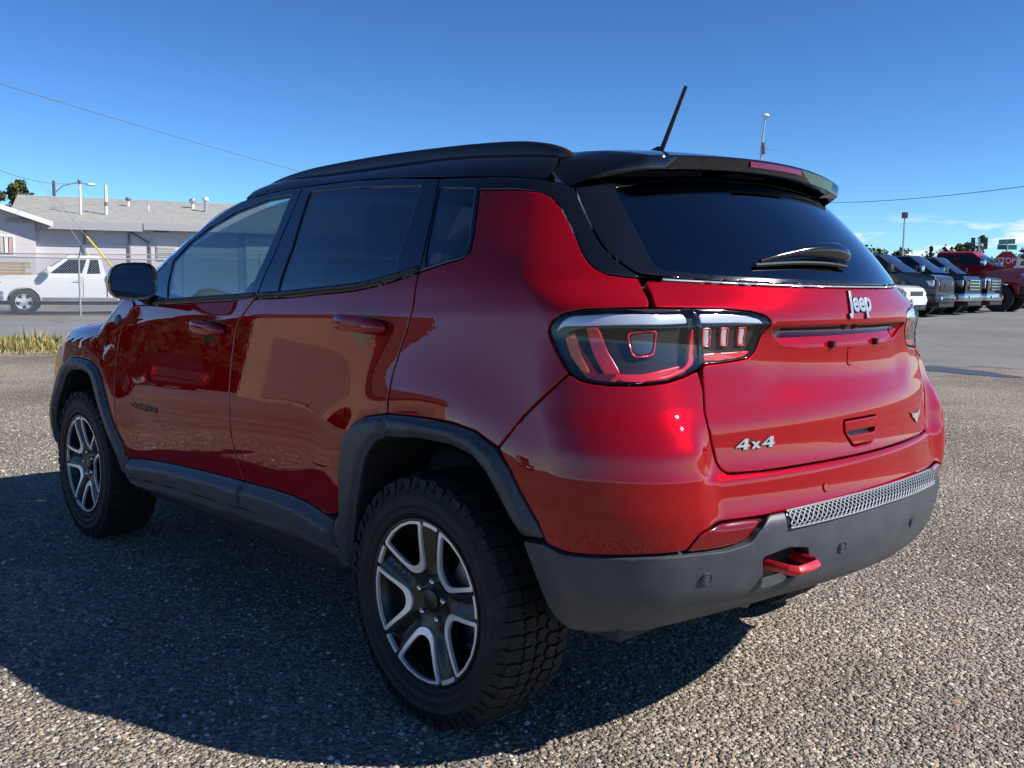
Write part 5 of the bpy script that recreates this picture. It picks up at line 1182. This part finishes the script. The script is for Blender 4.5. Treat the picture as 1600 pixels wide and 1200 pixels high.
quadbox(-7.9, -8.15, -.03, -.004, gB, 3.5).build('door_trim', M['fascia'], bl)
# roof furniture
def on_roof(s, d): return zE - .06 + (zR - zE + .06) * (d + .5) / 7
def roof_item(nm, lab, cat, s, d, parts):
    t = empty(nm, BP(s, d, on_roof(s, d)), 0, lab, cat); 
    for pn, mt, fn in parts:
        mb = MB(); fn(mb); o = mb.build(pn, mt, t, angle=40)
    return t
roof_item('service_mast', 'white electrical service mast with dark weatherhead on the grey roof', 'mast', -.95, 1.4, [('mast', M['pipe'], lambda m: m.tube([(0, 0, -.1), (0, 0, 1.42)], .055, 8)), ('weatherhead', M['ddark'], lambda m: m.tube([(0, 0, 1.40), (0, 0, 1.52), (-.08, .10, 1.55)], [.08, .09, .05], 8))])
roof_item('vent_pipe', 'tall white vent pipe with dark collar on the grey roof', 'vent', -2.05, 1.5, [('pipe', M['pipe'], lambda m: m.tube([(0, 0, -.1), (0, 0, 1.40)], .075, 10)), ('collar', M['ddark'], lambda m: m.tube([(0, 0, .42), (0, 0, .60)], .085, 10))])
roof_item('turbine_vent', 'small dark capped vent on the roof right of the white pipe', 'vent', -3.1, 4.2, [('stem', M['pipe'], lambda m: m.tube([(0, 0, -.1), (0, 0, .30)], .07, 8)), ('cap', M['ddark'], lambda m: m.tube([(0, 0, .28), (0, 0, .36), (0, 0, .46)], [.09, .15, .10], 10))])
roof_item('turbine_vent', 'grey round-topped vent on the roof, left of the pair by the windscreen', 'vent', -6.2, 4.4, [('stem', M['pipe'], lambda m: m.tube([(0, 0, -.1), (0, 0, .34)], .09, 8)), ('cap', M['galv'], lambda m: m.tube([(0, 0, .30), (.0, 0, .40), (0, 0, .50)], [.17, .19, .12], 10))])
roof_item('turbine_vent', 'tall grey capped flue on the roof, right of the pair by the windscreen', 'vent', -6.75, 3.4, [('stem', M['galv'], lambda m: m.tube([(0, 0, -.1), (0, 0, .60)], .09, 8)), ('cap', M['pipe'], lambda m: m.tube([(0, 0, .58), (0, 0, .66), (0, 0, .76)], [.15, .16, .10], 10))])
roof_item('vent_pipe', 'short thin white pipe on the roof between the vents', 'vent', -4.0, 3.0, [('pipe', M['pipe'], lambda m: m.tube([(0, 0, -.1), (0, 0, .30)], .035, 8))])
# guy wires with yellow guards
def guy(lab, top, bot, f0, r=.011):
    t = empty('guy_wire', bot, 0, lab, 'guy wire'); v = Vector(top) - Vector(bot)
    MB().tube([(0, 0, 0), v], r, 4).build('wire', M['galv'], t); MB().tube([v * .0, v * f0], .032, 8).build('guard', M['yellow'], t)
guy('guy wire with long yellow guard in front of the building', (32.6, -8.4, 4.3), (28.75, -10.25, .15), .60)
guy('second guy wire with short yellow guard, left of the longer one', (33.4, -8.2, 4.9), (30.0, -9.95, .15), .40)
# utility pole with street lamp, overhead wires
t = empty('utility_pole', (64.6, -18.9, .2), 0, 'grey utility pole with curved street lamp arm behind the building roof', 'pole')
MB().tube([(0, 0, -.2), (0, 0, 7.4)], [.14, .10], 8).build('pole', M['dkpost'], t); MB().tube([(0, 0, 6.6), (-.2, -.5, 7.1), (-.5, -1.2, 7.35), (-.75, -1.8, 7.30)], .045, 6).build('lamp_arm', M['galv'], t); MB().box((-.85, -2.05, 7.26), (.25, .5, .14)).build('lamp_head', M['galv'], t, bevel=.04)
def wire(lab, a, b, sag, r=.012):
    A, B = Vector(a), Vector(b); pts = [A.lerp(B, k / 24) - Vector((0, 0, sag * 4 * (k / 24) * (1 - k / 24))) for k in range(25)]
    tag(MB().tube(pts, r, 4, False).build('overhead_wire', M['ddark'], None, angle=60), lab, 'wire', 'overhead wires')
wire('long overhead wire crossing the blue sky at upper left', (34.8, -2.0, 9.0), (58.5, -42.76, 7.85), .30, .016)
wire('drooping service wire running to the roof mast', (36.6, -7.0, 5.6), (45.2, -13.9, 5.75), .38)
wire('overhead wire at right of the black roof spoiler', (31.0, -58.0, 7.0), (9.5, -40.0, 5.75), .25, .016)
# lumber stack behind the fence
lt_ = empty('lumber_stack', (*fpt(3.4, 4.6), GZ(*fpt(3.4, 4.6))), math.atan2(FD[1], FD[0]), 'stack of tan boards behind the fence at the left edge', 'lumber')
for k in range(7):
    for j in range(2): MB().box((rng.uniform(-.15, .15), j * .32 - .16, .95 + k * .115), (3.4 + rng.uniform(-.3, .3), .28, .085)).build('board', mat('board_%d_%d' % (k, j), (rng.uniform(.38, .55), rng.uniform(.26, .36), .17), .8), lt_)
for x_ in (-1.2, 0, 1.2): MB().box((x_, 0, .44), (.12, .7, .90)).build('trestle', M['dkpost'], lt_)
# ---------------- trees
def leaf_mat(name, c1, c2):
    mt = bpy.data.materials.new(name); mt.use_nodes = True; nt = mt.node_tree; p = nt.nodes['Principled BSDF']; p.inputs['Roughness'].default_value = .7; p.inputs['Specular IOR Level'].default_value = .2
    g = N(nt, 'ShaderNodeNewGeometry'); rp = N(nt, 'ShaderNodeValToRGB'); LK(nt, g.outputs['Random Per Island'], rp.inputs[0]); rp.color_ramp.elements[0].color = (*c1, 1); rp.color_ramp.elements[1].color = (*c2, 1); LK(nt, rp.outputs[0], p.inputs['Base Color']); return mt
LM = leaf_mat('olive_leaves', (.045, .065, .02), (.13, .13, .045)); LM2 = leaf_mat('dark_leaves', (.03, .045, .018), (.08, .095, .035)); BARK = mat('bark', (.12, .09, .07), .9)
def tree(lab, x, y, h, rad, mt, n=3600, leaf=.16, seed=1, conifer=False, group=None, base=.35):
    g = np.random.default_rng(seed); z0 = GZ(x, y); t = empty('tree', (x, y, z0), 0, lab, 'tree', group)
    tk = MB(); tk.tube([(0, 0, -.3), (.05 * h * .1, 0, h * .35), (0, .03 * h * .1, h * .8)], [h * .028, h * .02, h * .006], 8)
    for k in range(7):
        a = g.uniform(0, 6.28); z1 = h * g.uniform(.3, .6); tk.tube([(0, 0, z1), (rad * .4 * math.cos(a), rad * .4 * math.sin(a), z1 + h * .12), (rad * .75 * math.cos(a), rad * .75 * math.sin(a), z1 + h * .22)], [h * .012, h * .008, h * .003], 5)
    tk.build('trunk', BARK, t)
    nc = 34 if not conifer else 46; cl = []
    for k in range(nc):
        if conifer: zz = g.uniform(base, 1.0); r_ = rad * (1.05 - zz) / (1.05 - base) * g.uniform(.4, 1); a = g.uniform(0, 6.28); cl.append((r_ * math.cos(a), r_ * math.sin(a), zz * h, rad * .30 * (1.25 - zz)))
        else:
            v = g.normal(0, 1, 3); v /= np.linalg.norm(v); v *= g.uniform(.35, 1.); cl.append((v[0] * rad, v[1] * rad, h * (base + 1) / 2 + v[2] * h * (1 - base) / 2 * .92, rad * g.uniform(.16, .34)))
    cl = np.array(cl); i = g.integers(0, nc, n); d = g.normal(0, 1, (n, 3)); d /= np.linalg.norm(d, axis=1, keepdims=True); c_ = cl[i, :3] + d * cl[i, 3:4] * g.uniform(.3, 1, (n, 1)) ** .5
    e1_ = g.normal(0, 1, (n, 3)); e1_ /= np.linalg.norm(e1_, axis=1, keepdims=True); e2_ = np.cross(e1_, d); e2_ /= np.maximum(np.linalg.norm(e2_, axis=1, keepdims=True), .1); s = leaf * g.uniform(.5, 1.3, (n, 1))
    V = np.stack([c_ - e1_ * s, c_ + e2_ * s * .55, c_ + e1_ * s, c_ - e2_ * s * .55], 1).reshape(-1, 3)
    me = bpy.data.meshes.new('crown'); me.from_pydata(V.tolist(), [], [(4 * k, 4 * k + 1, 4 * k + 2, 4 * k + 3) for k in range(n)]); link_mesh('crown', me, mt, t)
tree('dark bushy tree top showing above the building roof at left', 75.0, -19.8, 8.1, 2.0, LM, 4200, .20, 3, base=.3)
tree('dark leafy tree at the right edge behind the stop sign', 16.2, -56.5, 5.0, 2.3, LM2, 4200, .18, 5, base=.10)
tree('olive green tree above the red truck roof', 37.9, -100., 6.6, 2.1, LM, 3600, .22, 7, base=.1)
tree('small dark conifer beside the olive tree above the red truck', 42.3, -101., 5.2, .9, LM2, 1500, .2, 9, True, base=.1)
for k, (x, y, h, r_) in enumerate(((66, -131, 7.6, 5.5), (62, -134, 6.2, 4.2), (59, -137, 6.4, 3.6), (57, -142, 6.9, 4.8), (53, -146, 6.0, 4.0), (49, -150, 6.3, 5.))):
    tree(['far dark tree nearest the red SUV on the right skyline', 'far low tree left of the square-headed light pole', 'far low tree right of the square-headed light pole', 'far broad tree above the nearest grey truck', 'far small tree above the second dark truck', 'far broad tree just left of the olive tree'][k], x, y, h, r_, LM2, 1500, .42, 20 + k, group='far trees on the right skyline', base=.1)
# added unseen across the road for the door reflections: stand-in tan workshop and pines
t = empty('building', (34.5, 23.5, .2), R(32), 'stand-in tan workshop added across the road for the reflection in the red SUV rear door', 'building'); MB().box((0, 0, 2.3), (9, 9, 4.8)).build('wall', mat('tan_render', (.40, .29, .19), .9, noise=(.8, (.33, .24, .16), .4, .7)), t); MB().prism([(-5, 4.7), (0, 6.2), (5, 4.7)], -5, 5, 'y').build('roof', mat('brown_metal_roof', (.16, .11, .08), .6), t)
for k in range(2): MB().box((-4.53, -2.2 + k * 4.4, 1.6), (.08, 2.8, 3.0)).build('roller_door', mat('roller_door_%d' % k, (.20, .17, .15), .6), t)
PN = leaf_mat('pine_needles', (.018, .028, .014), (.055, .065, .03))
for k, (az, dd, hh) in enumerate(((-3, 60, 11), (2, 52, 9.5), (7, 58, 12), (11.5, 50, 10), (16, 55, 11.5), (20, 49, 10.5), (24, 53, 12))):  # stand-in pines, added so the doors reflect a dark band
    x, y = CAM.x + dd * math.cos(R(az)), CAM.y + dd * math.sin(R(az))
    tree('stand-in dark pine added across the road to darken the red SUV door reflections, %s from the fence end' % 'first second third fourth fifth sixth seventh eighth ninth tenth eleventh twelfth thirteenth'.split()[k], x, y, hh * .62, 3.2, PN, 3400, .52, 60 + k, True, group='stand-in pines across the road', base=.05)
# ---------------- signs, signals, light poles on the right
def facing(x, y): return math.atan2(CAM.y - y, CAM.x - x)
def sign_frame(x, y, z, yaw):  # x across, y up, z towards the viewer
    n = Vector((math.cos(yaw), math.sin(yaw), 0)); up = Vector((0, 0, 1)); xx = up.cross(n); return Matrix(((xx.x, up.x, n.x, x), (xx.y, up.y, n.y, y), (xx.z, up.z, n.z, z), (0, 0, 0, 1)))
sxp, syp = 12.66, -39.02; zs = GZ(sxp, syp); yaw = facing(sxp, syp) + .12
t = empty('stop_sign', (0, 0, 0), 0, 'red octagonal STOP sign on a steel post beside the red truck', 'sign'); MB().tube([(sxp, syp, zs - .2), (sxp, syp, 3.25)], .035, 8).build('post', M['galv'], t)
Ms = sign_frame(sxp + .05 * math.cos(yaw), syp + .05 * math.sin(yaw), 2.42, yaw)
def plate(poly, z0, z1, mtx): n = len(poly); v = [mtx @ Vector((x, y, z)) for z in (z0, z1) for x, y in poly]; return MB().add(v, [tuple(range(n - 1, -1, -1)), tuple(range(n, 2 * n))] + [(k, (k + 1) % n, (k + 1) % n + n, k + n) for k in range(n)])
oct_ = lambda r: [(r * math.cos(R(22.5 + 45 * k)), r * math.sin(R(22.5 + 45 * k))) for k in range(8)]
plate(oct_(.425), 0, .004, Ms).build('border', M['white'], t, angle=None); plate(oct_(.395), .005, .008, Ms).build('face', mat('stop_red', (.42, .012, .016), .45), t, angle=None)
text_mesh('lettering', 'STOP', .34, Ms @ Matrix.Translation((0, 0, .011)), M['white'], t, .001, .82, .006)
gs = mat('street_sign_green', (.02, .22, .12), .4)
t2 = empty('street_name_sign', (0, 0, 0), 0, 'crossed green street name signs above the stop sign', 'sign'); 
plate([(-.38, -.1), (.38, -.1), (.38, .1), (-.38, .1)], 0, .004, sign_frame(sxp, syp, 2.98, yaw + .25)).build('blade', gs, t2, angle=None); plate([(-.42, -.1), (.42, -.1), (.42, .1), (-.42, .1)], 0, .004, sign_frame(sxp + .02, syp, 3.20, yaw - .9)).build('blade', mat('street_sign_green_light', (.10, .42, .30), .4), t2, angle=None)
t = empty('traffic_signal', (30.0, -81.7, GZ(30, -81.7)), facing(30, -81.7), 'pair of dark traffic signal heads on a thin mast far behind the red truck', 'traffic light')
MB().tube([(0, 0, 0), (0, 0, 5.0)], .06, 8).build('mast', M['galv'], t); MB().tube([(0, -.5, 4.65), (0, .5, 4.65)], .03, 6).build('arm', M['galv'], t)
for s in (-.48, .48):
    hd_ = MB(); hd_.box((0, s, 4.62), (.25, .32, .95)); o = hd_.build('signal_head', M['blackpl'], t, bevel=.03)
    for k in range(3): MB().lathe([(0, .14), (.10, .14), (.11, .10)], 12, Matrix.Translation((0, s, 4.32 + k * .3)) @ Matrix.Rotation(R(-90), 4, 'Z')).build('lens', M['ddark'], o)
t = empty('light_pole', (29.2, -65.7, GZ(29.2, -65.7)), facing(29.2, -65.7), 'tall thin light pole with square head above the dark trucks', 'light pole'); MB().tube([(0, 0, 0), (0, 0, 5.9)], [.075, .06], 8).build('pole', M['galv'], t); MB().box((0, 0, 6.05), (.35, .42, .42)).build('lamp_head', M['ddark'], t, bevel=.03)
t = empty('light_pole', (31.2, -49.9, GZ(31.2, -49.9)), facing(31.2, -49.9), 'tall slim pole with round lamp above the roof spoiler', 'light pole'); MB().tube([(0, 0, 0), (0, -.05, 9.3), (0, .12, 11.2)], [.10, .075, .05], 8).build('pole', M['galv'], t); MB().tube([(0, .12, 9.0), (0, .05, 9.7)], .11, 8).build('sleeve', M['dkpost'], t)
MB().lathe([(0, .16), (.16, .12), (.24, .0), (.18, -.10), (0, -.14)], 14, Matrix.Translation((0, .14, 11.3)) @ Matrix.Rotation(R(90), 4, 'X')).build('lamp_head', M['pipe'], t, angle=60)
MB().tube([(0, .02, 9.35), (0, 1.0, 9.15)], .02, 5).build('arm', M['galv'], t)
t = empty('building', (24, -90, GZ(24, -90)), .3, 'low white building far behind the stop sign', 'building'); MB().box((0, 0, 1.6), (12, 9, 3.6)).build('wall', M['white'], t); MB().prism([(-6.5, 3.4), (0, 4.5), (6.5, 3.4)], -5, 5, 'y').build('roof', mat('white_metal_roof', (.7, .7, .72), .5), t)
